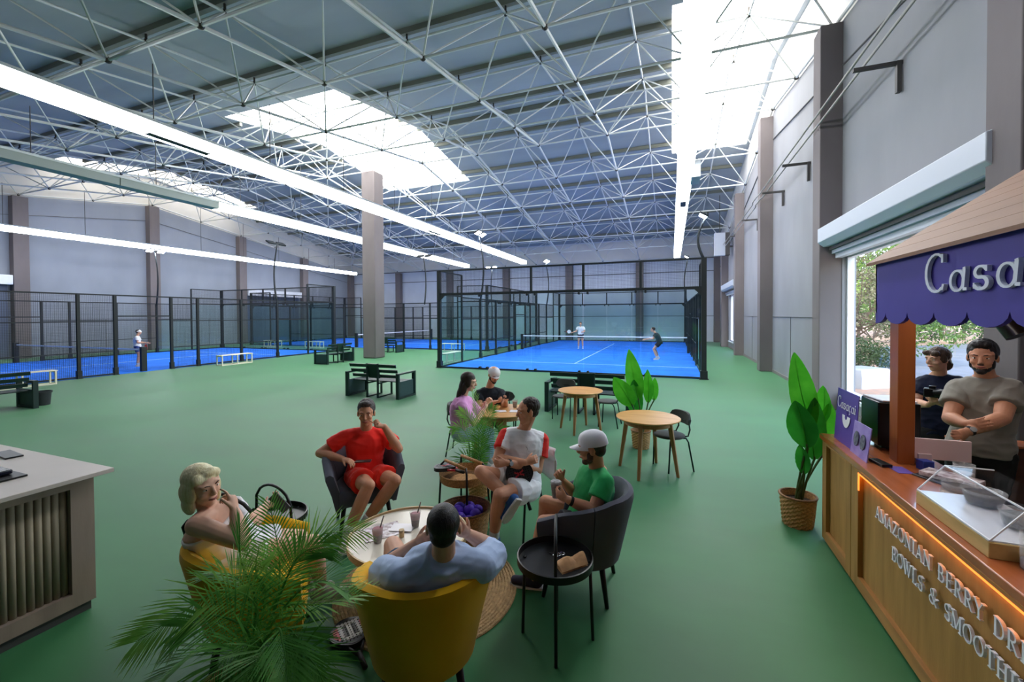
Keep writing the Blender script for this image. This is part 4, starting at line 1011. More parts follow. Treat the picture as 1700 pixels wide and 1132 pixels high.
for kk, (x, z) in enumerate(((0, 0), (0.005, .052))):
    jar('clear round food tub behind the case, %s of the pair' % ('lower' if kk == 0 else 'upper'), (1.63+x, 3.33, KZ+z), .085, .05, seed if kk else mat('oat_cream', (196, 176, 150), .8), .03)
bowl('dark bowl of limes on the counter right of the case', (1.64, 2.47, KZ), .09, .07, mat('dark_bowl', (50, 44, 40), .5), mat('dark_bowl_in', (40, 36, 32), .7))
lime = mat('lime_green', (186, 200, 60), .45, var=.12, vscale=8)
for kk, (x, y, z, d) in enumerate(((-.045, .02, .075, 'left'), (.04, .035, .075, 'back'), (.0, -.03, .08, 'front'))):
    o = MB().ell((0, 0, 0), (.04, .033, .031), n=18, m=10).build('lime', lime, smooth=True); o.location = (1.64+x, 2.47+y, KZ+z+.01); o.rotation_euler = (0, 0, kk)
    tag(o, 'yellow green lime in the dark bowl, the %s one' % d, 'lime', 'limes in the bowl on the counter')
# spotlight
t = thing('spotlight', 'black cylinder spotlight hanging under the canopy in front of the column', 'spotlight', (2.37, 4.35, 2.0))
MB().cyl((2.36, 4.36, 2.12), (2.42, 4.28, 1.96), .066, n=18).build('lamp_head', blackg, t, auto=40, world=True); MB().cyl((2.37, 4.35, 2.12), (2.37, 4.35, 3.0), .012, n=8).build('stem', blackg, t, world=True)
# ================================================================= LEFT BAR
barw = wood('bar_pale_wood', (138, 122, 110), (154, 136, 122), 2, (5, 5, .7), .6)
flut = mat('bar_fluting', (150, 138, 116), .7, var=.08, vscale=4)
t = thing('bar_counter', 'pale wooden bar with fluted front panel and white top at the left edge', 'counter', (-4.3, 1.0, 0))
BX, BY = -3.97, 1.79
MB().bb(BX-1.6, BX-.07, -1.0, BY-.05, .05, 1.0).build('body', barw, t, world=True)
MB().bb(BX-.08, BX, BY-.13, BY, .07, 1.0).build('stile', barw, t, world=True); MB().bb(BX-.08, BX, -1.0, -.9, .07, 1.0).build('stile', barw, t, world=True)
MB().bb(BX-.08, BX, -.9, BY-.13, .92, 1.0).build('rail', barw, t, world=True); MB().bb(BX-.08, BX, -.9, BY-.13, .07, .17).build('rail', barw, t, world=True)
mb = MB(); y = -.88
while y < BY-.14: mb.cyl((BX-.055, y, .16), (BX-.055, y, .93), .021, n=10); y += .042
mb.build('fluted_panel', flut, t, smooth=True, world=True)
MB().bb(BX-1.62, BX-.02, -1.0, BY-.02, 0, .07).build('plinth', greym, t, world=True)
MB().bb(BX-1.7, BX+.13, -1.1, BY+.06, 1.0, 1.03).build('bar_top', mat('bar_top_white', (196, 186, 178), .4, var=.03, vscale=3), t, bevel=.003, world=True)
put('phone', 'dark phone lying near the far edge of the left bar', 'phone', (-5.0, 1.72, 1.03), (.3, .1, .012), blackg, -.1)
t = thing('tablet_stand', 'black tablet lying in its stand on the left bar', 'tablet', (-4.42, 1.42, 1.03)); MB().box((0, 0, .006), (.42, .24, .012)).build('base_mat', blackg, t); MB().box((-.05, .02, .03), (.3, .14, .03)).build('tablet', mat('screen_dark', (24, 26, 44), .2), t, bevel=.008)
# fire extinguisher
redp = mat('extinguisher_red', (186, 30, 30), .35)
def exting(label, loc):
    t = thing('fire_extinguisher', label, 'fire extinguisher', loc)
    MB().lathe([(.001, 0), (.06, .01), (.068, .03), (.068, .33), (.05, .37), (.02, .39), (.02, .42), (.001, .42)], n=18).build('cylinder', redp, t, smooth=True)
    MB().bb(-.04, .04, -.012, .012, .42, .46).build('valve', blackg, t); MB().tube([(.03, 0, .44), (.09, 0, .38), (.085, 0, .15)], .008, 6).build('hose', blackg, t)
    return t
exting('red fire extinguisher behind the tall leafy plant, by the window column', (3.2, 12.9, 0))
exting('red fire extinguisher at the far left wall behind the left court', (-32.0, 17.2, 0))
# ================================================================= PLANTS
def J(px, py, d):
    """point at forward distance d seen where the photo shows (px, py)"""
    r = (px-850)/FPX; u = (CY-py)/FPX
    v = _cx*r+_cy*u+_f; return Vector((0, 0, CAMH))+v*(d/(v.dot(_d)))
def leafmat(name, rgb, rgb2, trans=.35):
    m = mat(name, rgb, .45, var=.1, vscale=6, vcol2=rgb2, spec=.4)
    nt = m.node_tree; b = nt.nodes['Principled BSDF']; out = [n for n in nt.nodes if n.type == 'OUTPUT_MATERIAL'][0]
    tr = nt.nodes.new('ShaderNodeBsdfTranslucent'); mx = nt.nodes.new('ShaderNodeMixShader'); mx.inputs[0].default_value = trans
    src = b.inputs['Base Color'].links[0].from_socket; nt.links.new(src, tr.inputs[0])
    nt.links.new(b.outputs[0], mx.inputs[1]); nt.links.new(tr.outputs[0], mx.inputs[2]); nt.links.new(mx.outputs[0], out.inputs[0]); return m
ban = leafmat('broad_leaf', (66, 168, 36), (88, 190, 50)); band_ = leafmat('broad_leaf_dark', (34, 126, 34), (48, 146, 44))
palm = leafmat('palm_leaf', (66, 130, 50), (100, 164, 72)); palm2 = leafmat('palm_leaf_light', (112, 172, 70), (148, 198, 96)); stemm = mat('plant_stem', (58, 82, 34), .6); trunkm = mat('palm_stem', (70, 66, 44), .8)
soil = mat('soil', (58, 46, 36), .95, bump=.8, bscale=60)
def broad_leaf(base, tip, w, nrm, mt, parent, bend=.05, root=None):
    base, tip = Vector(base), Vector(tip); ax = tip-base; L = ax.length; ax.normalize(); n = Vector(nrm).normalized(); n = (n-ax*n.dot(ax)).normalized(); sd = ax.cross(n)
    def wf(t): return (sin(pi*min(1, t*.97+.02)**.8)**.75)
    mb = MB(); NU, NV = 16, 8; P = []
    for i in range(NU+1):
        t = i/NU
        for j in range(NV+1):
            v = -1+2*j/NV
            P.append(base+ax*(L*t)+sd*(v*w/2*wf(t))+n*(bend*(4*t*(1-t))*-1+abs(v)*w*.16*wf(t)+.004*sin(t*46)*abs(v)))
    W_ = NV+1; fs = [(i*W_+j, (i+1)*W_+j, (i+1)*W_+j+1, i*W_+j+1) for i in range(NU) for j in range(NV)]
    mb.add(P, fs); lf = mb.build('leaf', mt, parent, smooth=True, world=True)
    sp = [base+ax*(L*t)+n*(-bend*4*t*(1-t)-.001) for t in (0, .25, .5, .75, .97)]
    MB().tube(sp, [.005, .004, .003, .002, .001], 6).build('midrib', ban, parent, smooth=True, world=True)
    if root is not None:
        r = Vector(root); m = (r+base)/2+Vector(((base-r).x*-.15, (base-r).y*-.15, .03))
        q = [r*(1-s)**2+m*2*s*(1-s)+base*s*s for s in [i/6 for i in range(7)]]+[base+ax*.03]
        MB().tube(q, [.011]*7+[.007], 8).build('stem', stemm, parent, smooth=True, world=True)
def broad_plant(label, pot, d, leaves, r=.14, h=.27):
    t = basket('potted_plant', label, 'plant', pot, r*.82, r, h, 'artificial broad leaved plants in woven baskets', soil)
    root = Vector(pot)+Vector((0, 0, h*.7)); face = Vector((0, 0, CAMH))-root; face.z *= .3; face.normalize()
    for k, (bx, by, tx, ty, w, dk, dd, tw) in enumerate(leaves):
        B = J(bx, by, d+dd); T = J(tx, ty, d+dd*.6-.08)
        n = Matrix.Rotation(tw, 3, 'Z') @ face
        broad_leaf(B, T, w, n, band_ if dk else ban, t, .04, root+Vector((.03*cos(k*2.1), .03*sin(k*2.1), 0)))
    return t
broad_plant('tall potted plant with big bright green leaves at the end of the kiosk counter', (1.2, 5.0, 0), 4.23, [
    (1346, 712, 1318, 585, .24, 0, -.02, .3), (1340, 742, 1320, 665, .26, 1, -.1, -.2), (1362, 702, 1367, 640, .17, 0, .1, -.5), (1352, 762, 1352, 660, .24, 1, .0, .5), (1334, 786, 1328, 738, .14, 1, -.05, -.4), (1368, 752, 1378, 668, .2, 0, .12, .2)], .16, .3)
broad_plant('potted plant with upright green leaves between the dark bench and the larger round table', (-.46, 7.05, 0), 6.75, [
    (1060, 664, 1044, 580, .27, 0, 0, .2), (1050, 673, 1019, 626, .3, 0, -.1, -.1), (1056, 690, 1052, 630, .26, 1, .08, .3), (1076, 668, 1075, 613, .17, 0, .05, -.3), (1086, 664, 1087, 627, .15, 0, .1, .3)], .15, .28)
def frond(pts, n, ll, wl, parent, mt, droop=.3, nrm=(0, 0, 1), vang=.25):
    """pts: control polyline in the world; leaflets on both sides of the rachis"""
    P = [Vector(p) for p in pts]; C = []
    def cr(a, b, c, d, t): return .5*((2*b)+(c-a)*t+(2*a-5*b+4*c-d)*t*t+(3*b-a-3*c+d)*t**3)
    Q = [P[0]*2-P[1]]+P+[P[-1]*2-P[-2]]
    for i in range(len(P)-1):
        for s in range(8): C.append(cr(Q[i], Q[i+1], Q[i+2], Q[i+3], s/8))
    C.append(P[-1]); M = len(C)
    mb = MB(); rmb = MB().tube(C, [.007*(1-.8*i/M) for i in range(M)], 6); mb = rmb
    for k in range(n):
        t = .16+.84*k/(n-1); f = t*(M-1); i = min(int(f), M-2); a = C[i].lerp(C[i+1], f-i); tg = (C[i+1]-C[i]).normalized()
        up = Vector(nrm); sd = tg.cross(up)
        if sd.length < .1: sd = tg.cross(Vector((0, 1, 0)))
        sd.normalize(); up2 = sd.cross(tg).normalized()
        L = ll*(sin(pi*min(1, .18+.72*t))**.8+.12)*(1+.12*sin(k*1.7)); ang = radians(62-34*t)
        for s in (-1, 1):
            dr = (sd*s*sin(ang)+tg*cos(ang)+up2*(vang+.06*sin(k*2.3+s)))
            dr.normalize(); wv = dr.cross(up2).normalized()*wl
            p0 = a; p1 = a+dr*L*.5-Vector((0, 0, droop*L*.1)); p2 = a+dr*L-Vector((0, 0, droop*L*.45))
            mb.add([p0-wv*.35, p0+wv*.35, p1+wv*.9, p1-wv*.9, p2], [(0, 1, 2, 3), (3, 2, 4)])
    return mb.build('frond', mt, parent, world=True)
def palm_plant(label, pot, d, fr, crown, r=.17, h=.28, ll=.3, wl=.013, n=26, grp='potted palms'):
    t = basket('potted_palm', label, 'plant', pot, r*.8, r, h, grp, soil)
    root = Vector(pot)+Vector((0, 0, h*.75))
    for k, f in enumerate(fr):
        *pp, q = f; pp = [J(*p) for p in pp]
        m = mat_alt = palm2 if q else palm
        st = root+Vector((.05*cos(k*1.9), .05*sin(k*1.9), 0))
        frond([st]+pp, n+6*(len(pp)-1), ll, wl, t, m, nrm=(Vector((0, 0, CAMH))-pp[0]).normalized() if k % 3 else (0, 0, 1))
    return t
palm_plant('large potted palm in the foreground in front of the blonde person', (-2.02, 1.42, 0), 2.1, [
    ((425, 1010, 2.05), (400, 930, 2.0), (398, 872, 2.0), 0), ((455, 1010, 2.1), (464, 930, 2.15), (448, 838, 2.2), 0), ((460, 990, 2.1), (520, 895, 2.2), (600, 880, 2.25), 1),
    ((462, 1020, 2.0), (530, 1003, 2.0), (606, 985, 2.05), 1), ((428, 1017, 2.0), (370, 980, 1.9), (290, 1025, 1.85), (228, 1064, 1.8), 1), ((415, 1060, 1.95), (360, 1022, 1.85), (300, 1040, 1.8), 0),
    ((425, 1110, 1.9), (355, 1070, 1.8), (270, 1125, 1.7), 0), ((462, 1051, 1.95), (495, 1060, 1.9), (520, 1125, 1.85), 0), ((480, 1086, 1.9), (520, 1100, 1.85), (548, 1160, 1.8), 0),
    ((414, 1010, 2.1), (386, 955, 2.15), (340, 958, 2.1), 0), ((470, 975, 2.1), (500, 920, 2.15), (545, 905, 2.2), 0), ((440, 1080, 1.85), (430, 1090, 1.75), (400, 1160, 1.65), 0),
    ((450, 1050, 1.85), (470, 1070, 1.75), (480, 1150, 1.65), 0), ((440, 1000, 2.05), (425, 950, 2.0), (430, 905, 1.95), 1), ((430, 1070, 1.9), (380, 1085, 1.75), (330, 1160, 1.65), 0), ((470, 1010, 2.05), (530, 965, 2.05), (578, 985, 2.05), 0)], None, .18, .3, .2, .0044, 24)
palm_plant('potted palm between the rattan tray table and the person in pink', (-2.15, 4.55, 0), 5.0, [
    ((790, 760, 5.0), (765, 735, 5.0), (745, 748, 5.0), 0), ((790, 750, 5.0), (768, 712, 5.0), (752, 712, 4.95), 1), ((793, 745, 5.0), (782, 700, 5.0), (764, 682, 5.0), 1), ((795, 745, 5.0), (793, 700, 5.0), (786, 652, 5.05), 1),
    ((798, 745, 5.0), (808, 700, 5.0), (818, 676, 5.0), 0), ((800, 750, 5.0), (818, 715, 5.0), (838, 712, 5.0), 0), ((800, 755, 5.0), (820, 738, 4.95), (832, 758, 4.9), 0), ((790, 770, 4.95), (770, 760, 4.9), (752, 782, 4.85), 0), ((796, 760, 4.9), (795, 725, 4.85), (802, 700, 4.8), 0)], None, .15, .27, .17, .005, 20)
# ================================================================= OUTSIDE
litter = mat('leaf_litter', (150, 128, 112), .95, var=.3, vscale=6, vcol2=(186, 140, 112)); road = mat('wet_road', (98, 99, 104), .75, var=.15, vscale=1.2, bump=.2, bscale=3)
MB().bb(XR+.3, 60, -10, 110, -.5, -.3).build('ground', litter, kind='structure')
def G(px, d, z=0): p = J(px, CY, d); return Vector((p.x, p.y, z))
rd = [G(1440, 30), G(1600, 34), G(1780, 26), G(1760, 15), G(1600, 13.2), G(1490, 15.5), G(1455, 20)]
MB().add([(p.x, p.y, -.285) for p in rd], [tuple(range(7))]).build('road', road, kind='structure')
MB().bb(XR+.25, XR+2.4, -5, 12.2, -.3, -.2).build('pavement', mat('pale_kerb', (170, 168, 164), .8), kind='structure')
leafc = {'dark': leafmat('tree_leaf_dark', (44, 62, 32), (62, 86, 42), .3), 'mid': leafmat('tree_leaf_mid', (72, 100, 46), (100, 128, 60), .4), 'light': leafmat('tree_leaf_light', (118, 146, 66), (150, 170, 88), .45), 'grey': leafmat('tree_leaf_grey', (104, 100, 76), (128, 122, 94), .3)}
bark = mat('bark', (96, 82, 70), .95)
def tree(label, loc, blobs, kind, n=2600, s=.16, seed=1, trunk=2.0, name='tree', cat='tree', twigs=0):
    rnd = random.Random(seed); t = thing(name, label, cat, loc, 0, 'trees and shrubs outside the window')
    mb = MB(); tot = sum(b[3]**2 for b in blobs)
    for (x, y, z, R) in blobs:
        for _ in range(int(n*R*R/tot)):
            a, c = rnd.uniform(0, 2*pi), rnd.uniform(-1, 1); q = sqrt(1-c*c); rr = R*rnd.uniform(.6, 1.05)
            p = Vector((x+rr*q*cos(a), y+rr*q*sin(a), z+rr*c*.8)); u = Vector((rnd.gauss(0, 1), rnd.gauss(0, 1), rnd.gauss(0, 1))).normalized(); v = u.cross(Vector((rnd.gauss(0, 1), rnd.gauss(0, 1), rnd.gauss(0, 1)))).normalized(); k = s*rnd.uniform(.6, 1.3)
            mb.add([p, p+u*k*.5+v*k*.25, p+u*k, p+u*k*.5-v*k*.25], [(0, 1, 2, 3)])
    mb.build('foliage', leafc[kind], t)
    tk = MB(); tk.tube([(0, 0, -.3), (.05, 0, trunk*.5), (0, .05, trunk)], [.14, .1, .06], 8)
    for _ in range(12+twigs):
        b = rnd.choice(blobs); tk.tube([(0, 0, trunk*rnd.uniform(.4, 1)), (b[0]*.5, b[1]*.5, b[2]*.7), (b[0]+rnd.gauss(0, b[3]*.5), b[1]+rnd.gauss(0, b[3]*.5), b[2]+rnd.gauss(0, b[3]*.5))], [.03, .02, .006], 5)
    tk.build('trunk', bark, t); return t
def bl(n, R, H, seed, r0=1.0): rr = random.Random(seed); return [(rr.uniform(-R, R), rr.uniform(-R, R), rr.uniform(.3, 1)*H, r0*rr.uniform(.7, 1.2)) for _ in range(n)]
def gt(px, d): p = G(px, d); return (p.x, p.y, -.3)
tree('grey twiggy tree just outside the left of the big window', gt(1415, 18.5), bl(12, 2.0, 4.8, 1, 1.0), 'grey', 6000, .15, 1, 2.5, twigs=90)
tree('dark green shrub low at the left of the big window', gt(1428, 16), bl(8, .9, 1.3, 2, .6), 'dark', 4200, .1, 2, .6, 'shrub', 'shrub')
tree('bright green leafy tree behind the kiosk post', gt(1492, 21), bl(12, 1.9, 4.4, 3, 1.0), 'mid', 5200, .16, 3, 2.0)
tree('light green tree high behind the kiosk roof', gt(1500, 27), bl(14, 3.0, 8.5, 4, 1.6), 'light', 6500, .22, 4, 4.5)
tree('tall mid green tree furthest back to the left', gt(1425, 34), bl(18, 4, 9.5, 5, 2.2), 'mid', 7500, .28, 5, 5)
tree('dark green bush behind the two standing people', gt(1585, 33), bl(10, 3.2, 2.4, 6, 1.2), 'dark', 5200, .22, 6, 1.2, 'shrub', 'shrub')
tree('yellow green tree above the road at the right', gt(1600, 38), bl(16, 4.5, 8.5, 7, 2.2), 'light', 7500, .3, 7, 3.5)
tree('far green tree closing the view at the right', gt(1660, 44), bl(18, 6, 12, 8, 2.8), 'mid', 7500, .4, 8, 5)
tree('far dark tree behind the grey twiggy one', gt(1480, 48), bl(20, 8, 13, 9, 3.2), 'dark', 8500, .45, 9, 5)
tree('green tree seen through the far window', (9.0, 50, -.3), bl(12, 2.5, 7, 10, 1.8), 'dark', 4000, .25, 10, 3)
vp = G(1432, 14.3)
t = thing('parked_vehicle', 'white vehicle parked outside below the left of the big window', 'vehicle', (vp.x, vp.y, -.3), .6)
vm = mat('vehicle_white', (176, 178, 182), .35)
MB().add([(-.75, -.6, .35), (.75, -.6, .35), (.75, .6, .35), (-.75, .6, .35), (-.6, -.45, .62), (.55, -.45, .62), (.55, .45, .62), (-.6, .45, .62), (-.8, -.62, 0), (.8, -.62, 0), (.8, .62, 0), (-.8, .62, 0)],
    [(4, 5, 6, 7), (0, 1, 5, 4), (1, 2, 6, 5), (2, 3, 7, 6), (3, 0, 4, 7), (8, 9, 1, 0), (9, 10, 2, 1), (10, 11, 3, 2), (11, 8, 0, 3)]).build('body', vm, t, bevel=.05)
# ================================================================= PEOPLE
bpy.context.view_layer.update()
def solid(mb, vox, it=2, name='tmp'):
    """melt overlapping closed shapes into one continuous surface"""
    me = bpy.data.meshes.new('t'); me.from_pydata([tuple(v) for v in mb.v], [], mb.f); me.update()
    o = bpy.data.objects.new('t', me); COL.objects.link(o)
    r = o.modifiers.new('r', 'REMESH'); r.mode = 'VOXEL'; r.voxel_size = vox; r.use_smooth_shade = True
    if it: s = o.modifiers.new('s', 'SMOOTH'); s.factor = .5; s.iterations = it
    bpy.context.view_layer.update()
    dg = bpy.context.evaluated_depsgraph_get(); m2 = bpy.data.meshes.new_from_object(o.evaluated_get(dg))
    bpy.data.objects.remove(o); bpy.data.meshes.remove(me)
    m2.polygons.foreach_set('use_smooth', [True]*len(m2.polygons)); return m2
def put_mesh(me, name, mt, parent, pick=None, wr=0, wf=9, squash=(1, 1, 1)):
    me.name = name
    me.materials.clear()
    for q in (mt if isinstance(mt, (list, tuple)) else [mt]): me.materials.append(q)
    if wr:
        ns = [v.normal.copy() for v in me.vertices]
        for v, n in zip(me.vertices, ns):
            p = v.co; w = abs(noise.noise(Vector((p.x*wf*squash[0], p.y*wf*squash[1], p.z*wf*squash[2]))))
            v.co = p+n*(wr*(1-2.6*w))
    if pick:
        for f in me.polygons: f.material_index = pick(f.center)
    off = parent.location
    for v in me.vertices: v.co -= off
    me.update(); o = bpy.data.objects.new(name, me); COL.objects.link(o); o.parent = parent; return o
def capsule(mb, p0, p1, r0, r1, n=14, flat=1, hint=None):
    p0, p1 = Vector(p0), Vector(p1); z = (p1-p0); L = z.length
    if L < 1e-5: return
    z /= L; pts = []; rs = []
    for a in (75, 45, 15): pts.append(p0-z*r0*sin(radians(a))); rs.append(r0*cos(radians(a)))
    pts += [p0, p1]; rs += [r0, r1]
    for a in (15, 45, 75): pts.append(p1+z*r1*sin(radians(a))); rs.append(r1*cos(radians(a)))
    mb.tube(pts, rs, n, sx=flat, hint=hint)
def limb(mb, p0, p1, rs, grow=0, t1=1.0, n=14, t0=0):
    p0, p1 = Vector(p0), Vector(p1); k = len(rs)-1
    def R(t): f = t*k; i = min(int(f), k-1); return rs[i]+(rs[i+1]-rs[i])*(f-i)
    N = 10; pts = []; rr = []
    for i in range(N+1): t = t0+(t1-t0)*i/N; pts.append(p0.lerp(p1, t)); rr.append(R(t)+grow)
    if t0 == 0: mb.ell(p0, (rr[0]*.99,)*3, n=n, m=8)
    if t1 >= 1: mb.ell(p1, (rr[-1]*.99,)*3, n=n, m=8)
    mb.tube(pts, rr, n)
TORSO = [(-.16, .115, .10), (-.04, .158, .115), (.08, .165, .118), (.28, .145, .108), (.48, .155, .115), (.66, .172, .12), (.8, .172, .108), (.9, .135, .085), (.97, .082, .066), (1.03, .062, .06)]
def torso(mb, hip, neck, s0, s1, f0, f1, grow=0, t0=-.2, t1=1.1, k=1.0, belly=0, bust=0):
    n = 22; vs = []; fs = []; L = []
    for (t, a, b) in TORSO:
        if t < t0-.001 or t > t1+.001: continue
        u = max(0, min(1, t)); c = hip+(neck-hip)*t; s = (s0*(1-u)+s1*u).normalized(); f = (f0*(1-u)+f1*u).normalized()
        c = c-f*.02*sin(pi*u)
        for i in range(n):
            q = 2*pi*i/n; e = 1
            fb = b*k+grow
            if sin(q) > 0: fb += belly*max(0, 1-abs(t-.25)/.3)+bust*max(0, 1-abs(t-.62)/.16)*(.5+.5*abs(cos(q*1.0)))
            x = abs(cos(q))**.85*(1 if cos(q) > 0 else -1); y = abs(sin(q))**.85*(1 if sin(q) > 0 else -1)
            vs.append(c+s*((a*k+grow)*x)+f*(fb*y))
        L.append(t)
    m = len(L)
    for j in range(m-1):
        for i in range(n): fs.append((j*n+i, j*n+(i+1) % n, (j+1)*n+(i+1) % n, (j+1)*n+i))
    fs += [tuple(range(n-1, -1, -1)), tuple((m-1)*n+i for i in range(n))]
    mb.add(vs, fs)
def hand(mb, W, dr, nrm, side, curl=(20, 30, 25), spread=5, k=1.0, thumb=35, curls=None):
    """W wrist, dr pointing along the palm, nrm out of the palm, side +1 if the thumb lies along dr x nrm"""
    d = Vector(dr).normalized(); n = Vector(nrm); n = (n-d*n.dot(d)).normalized(); t = d.cross(n)*side
    P = Vector(W)+d*.01
    mb.tube([P-d*.01, P+d*.02*k, P+d*.055*k, P+d*.088*k], [.019*k, .022*k, .025*k, .020*k], 12, sx=1.5, hint=None if abs((d).dot(n)) > .9 else n.cross(d).cross(d))
    for i, (o, ln) in enumerate(((.030, .070), (.011, .079), (-.009, .074), (-.028, .058))):
        b = P+d*(.086-.004*abs(i-1))*k+t*o*k; a = radians(spread*(1.5-i)); v = (d*cos(a)+t*sin(a)).normalized(); r = .0092*k; q = b-v*.02*k; capsule(mb, q, b, r, r, 8)
        cs = curls[i] if curls else curl
        ang = 0
        for s, (fr, c) in enumerate(zip((.45, .31, .24), cs)):
            ang += radians(c); w = v*cos(ang)+n*sin(ang); e = b+w*ln*fr*k; capsule(mb, b, e, r, r*.9, 8); b = e; r *= .9
    b = P+d*.022*k+t*.026*k; a = radians(thumb); w = (d*cos(a)+t*sin(a)+n*.35).normalized(); e = b+w*.042*k; capsule(mb, b-w*.01, e, .0125*k, .0105*k, 8)
    w2 = (w*.8+d*.35+n*.25).normalized(); capsule(mb, e, e+w2*.03*k, .0105*k, .009*k, 8)
SK = {}
def skin(name, rgb): return mat(name, rgb, .5, var=.05, vscale=14, spec=.35, sss=.0)
hairm = {}
def hairmat(name, rgb, rgb2): return mat(name, rgb, .5, var=.1, vscale=90, vcol2=rgb2, bump=.25, bscale=160, stretch=(1, 1, .12))
eyew = mat('eye_white', (225, 220, 215), .3); eyed = mat('eye_iris', (40, 28, 22), .2); lipm = mat('lips', (158, 88, 80), .45)
def head_prims(mb, c, f, u, k=1.0, jaw=1.0):
    s = u.cross(f).normalized()*-1; s = f.cross(u).normalized(); R = Matrix((s, f, u)).transposed()
    def P(x, y, z): return c+(s*x+f*y+u*z)*k
    def E(x, y, z, a, b, d): mb.ell(P(x, y, z), (a*k, b*k, d*k), R=R, n=18, m=12)
    E(0, -.012, .034, .0745, .094, .084); E(0, .02, .01, .066, .07, .08)
    E(0, .026, -.045, .054*jaw, .062, .066); E(0, .058, -.088, .026*jaw, .026, .022); E(0, .02, -.075, .046*jaw, .05, .032)
    for q in (-1, 1):
        E(.036*q, .06, -.022, .024, .024, .022); E(.031*q, .0745, .0215, .0165, .0125, .0075); E(.031*q, .074, .0005, .016, .010, .0055); E(.076*q, -.004, -.004, .010, .019, .031); E(.03*q, .077, .034, .026, .012, .009); E(.05*q, .045, .035, .018, .02, .02)
    capsule(mb, P(0, .086, .022), P(0, .106, -.016), .0085*k, .0115*k, 10); E(0, .096, -.024, .017, .012, .009)
    E(0, .08, -.055, .024, .016, .012)
    return R, P
def face_bits(t, R, P, k, hm, brows=True, eyes=True, smile=0, f=None):
    for q in (-1, 1):
        if eyes:
            e = MB().ell(P(.031*q, .0755, .011), (.0135*k, .0105*k, .0062*k), R=R, n=14, m=8).build('eye', eyew, t, smooth=True, world=True)
            MB().ell(P(.031*q, .0825, .0112), (.0056*k, .0044*k, .0054*k), R=R, n=10, m=6).build('iris', eyed, e, smooth=True).location = -t.location
        if brows: MB().tube([P(.014*q, .093, .030), P(.032*q, .090, .037), P(.05*q, .074, .032)], [.0028*k, .0032*k, .002*k], 6).build('eyebrow', hm, t, smooth=True, world=True)
    MB().tube([P(-.024, .086, -.052+smile*.007), P(-.012, .0935, -.0545), P(0, .096, -.056), P(.012, .0935, -.0545), P(.024, .086, -.052+smile*.007)], [.003*k, .0055*k, .006*k, .0055*k, .003*k], 8).build('mouth', lipm if not smile else mat('teeth_smile', (226, 214, 206), .35), t, smooth=True, world=True)
def cap_hair(t, R, P, k, hm, vox, thick=.008, top=.0, side=-.0, style='short'):
    mb = MB()
    def E(x, y, z, a, b, d): mb.ell(P(x, y, z), (a*k, b*k, d*k), R=R, n=20, m=14)
    if style == 'short':
        E(0, -.03, .048, .0765+thick, .09+thick, .079+thick+top); E(0, -.04, .0, .068+thick, .062+thick*.6, .062)
        for q in (-1, 1): E(.067*q, .012, .03, .007+thick*.4, .016, .03)
    elif style == 'quiff':
        E(0, -.03, .048, .0765+thick, .09+thick, .079+thick+top); E(0, -.04, .0, .068+thick, .062, .062); E(0, .04, .108, .056, .034, .020+top)
        for q in (-1, 1): E(.067*q, .010, .025, .007+thick*.4, .016, .034)
    elif style == 'buzz':
        E(0, -.024, .040, .0775, .088, .083); E(0, -.045, -.01, .062, .055, .055)
    elif style == 'bob':
        E(0, -.02, .045, .085, .099, .083)
        for q in (-1, 1): E(.07*q, -.015, -.02, .03, .06, .075); E(.072*q, -.012, -.085, .026, .05, .06); E(.044*q, .042, .07, .036, .026, .032)
        E(0, -.07, -.03, .075, .045, .10); E(0, -.065, -.10, .07, .04, .05); E(-.015, .045, .088, .05, .03, .026)
    elif style == 'long':
        E(0, -.02, .045, .084, .098, .086); E(0, -.07, -.06, .075, .042, .12); E(.0, -.085, -.17, .062, .035, .1); E(0, -.08, -.25, .045, .028, .06)
        for q in (-1, 1): E(.066*q, .0, .0, .022, .045, .07); E(.066*q, -.03, -.09, .024, .04, .08)
    elif style == 'mullet':
        E(0, -.02, .046, .085, .098, .086); E(0, -.07, -.05, .066, .04, .07)
        for q in (-1, 1): E(.07*q, .008, .018, .018, .03, .045); E(.045*q, .062, .075, .036, .026, .026)
    me = solid(mb, vox, 1)
    return put_mesh(me, 'hair', hm, t, wr=0 if style == 'buzz' else .0009*k if style in ('bob', 'long') else .0035*k, wf=55, squash=(1, 1, .2 if style in ('bob', 'long') else .4))
def shoe(t, A, fd, mt, sole, sock=None, sd=1, k=1.0, down=None):
    A = Vector(A); f = Vector(fd).normalized(); dn = Vector(down).normalized() if down is not None else Vector((0, 0, -1)); f = (f-dn*f.dot(dn)).normalized(); s = f.cross(dn)
    mb = MB(); h = A+dn*.045*k
    capsule(mb, h-f*.035*k, h+f*.02*k-dn*.02*k, .036*k, .036*k, 12); capsule(mb, h-f*.03*k+dn*.012*k, h+f*.14*k+dn*.016*k, .034*k, .030*k, 12, 1.2, hint=dn); capsule(mb, h+f*.0*k-dn*.01*k, h+f*.09*k+dn*.008*k, .034*k, .028*k, 12)
    put_mesh(solid(mb, .007, 2), 'shoe', mt, t)
    out = [(-.068, -.03), (-.07, 0), (-.068, .03), (-.02, .036), (.06, .042), (.12, .045), (.16, .03), (.175, 0), (.16, -.03), (.12, -.045), (.06, -.042), (-.02, -.036)]
    q = h+dn*.034*k
    MB().prism([(x*k, y*k) for x, y in out], q, f, s if f.cross(s).dot(dn) > 0 else -s, .022*k).build('sole', sole, t, bevel=.006, world=True)
    if sock is not None:
        mt2, up, L = sock; up = Vector(up).normalized(); MB().tube([A+dn*.01, A+up*L*.5, A+up*L], [.043*k, .041*k, .044*k], 14).build('sock', mt2, t, smooth=True, world=True)
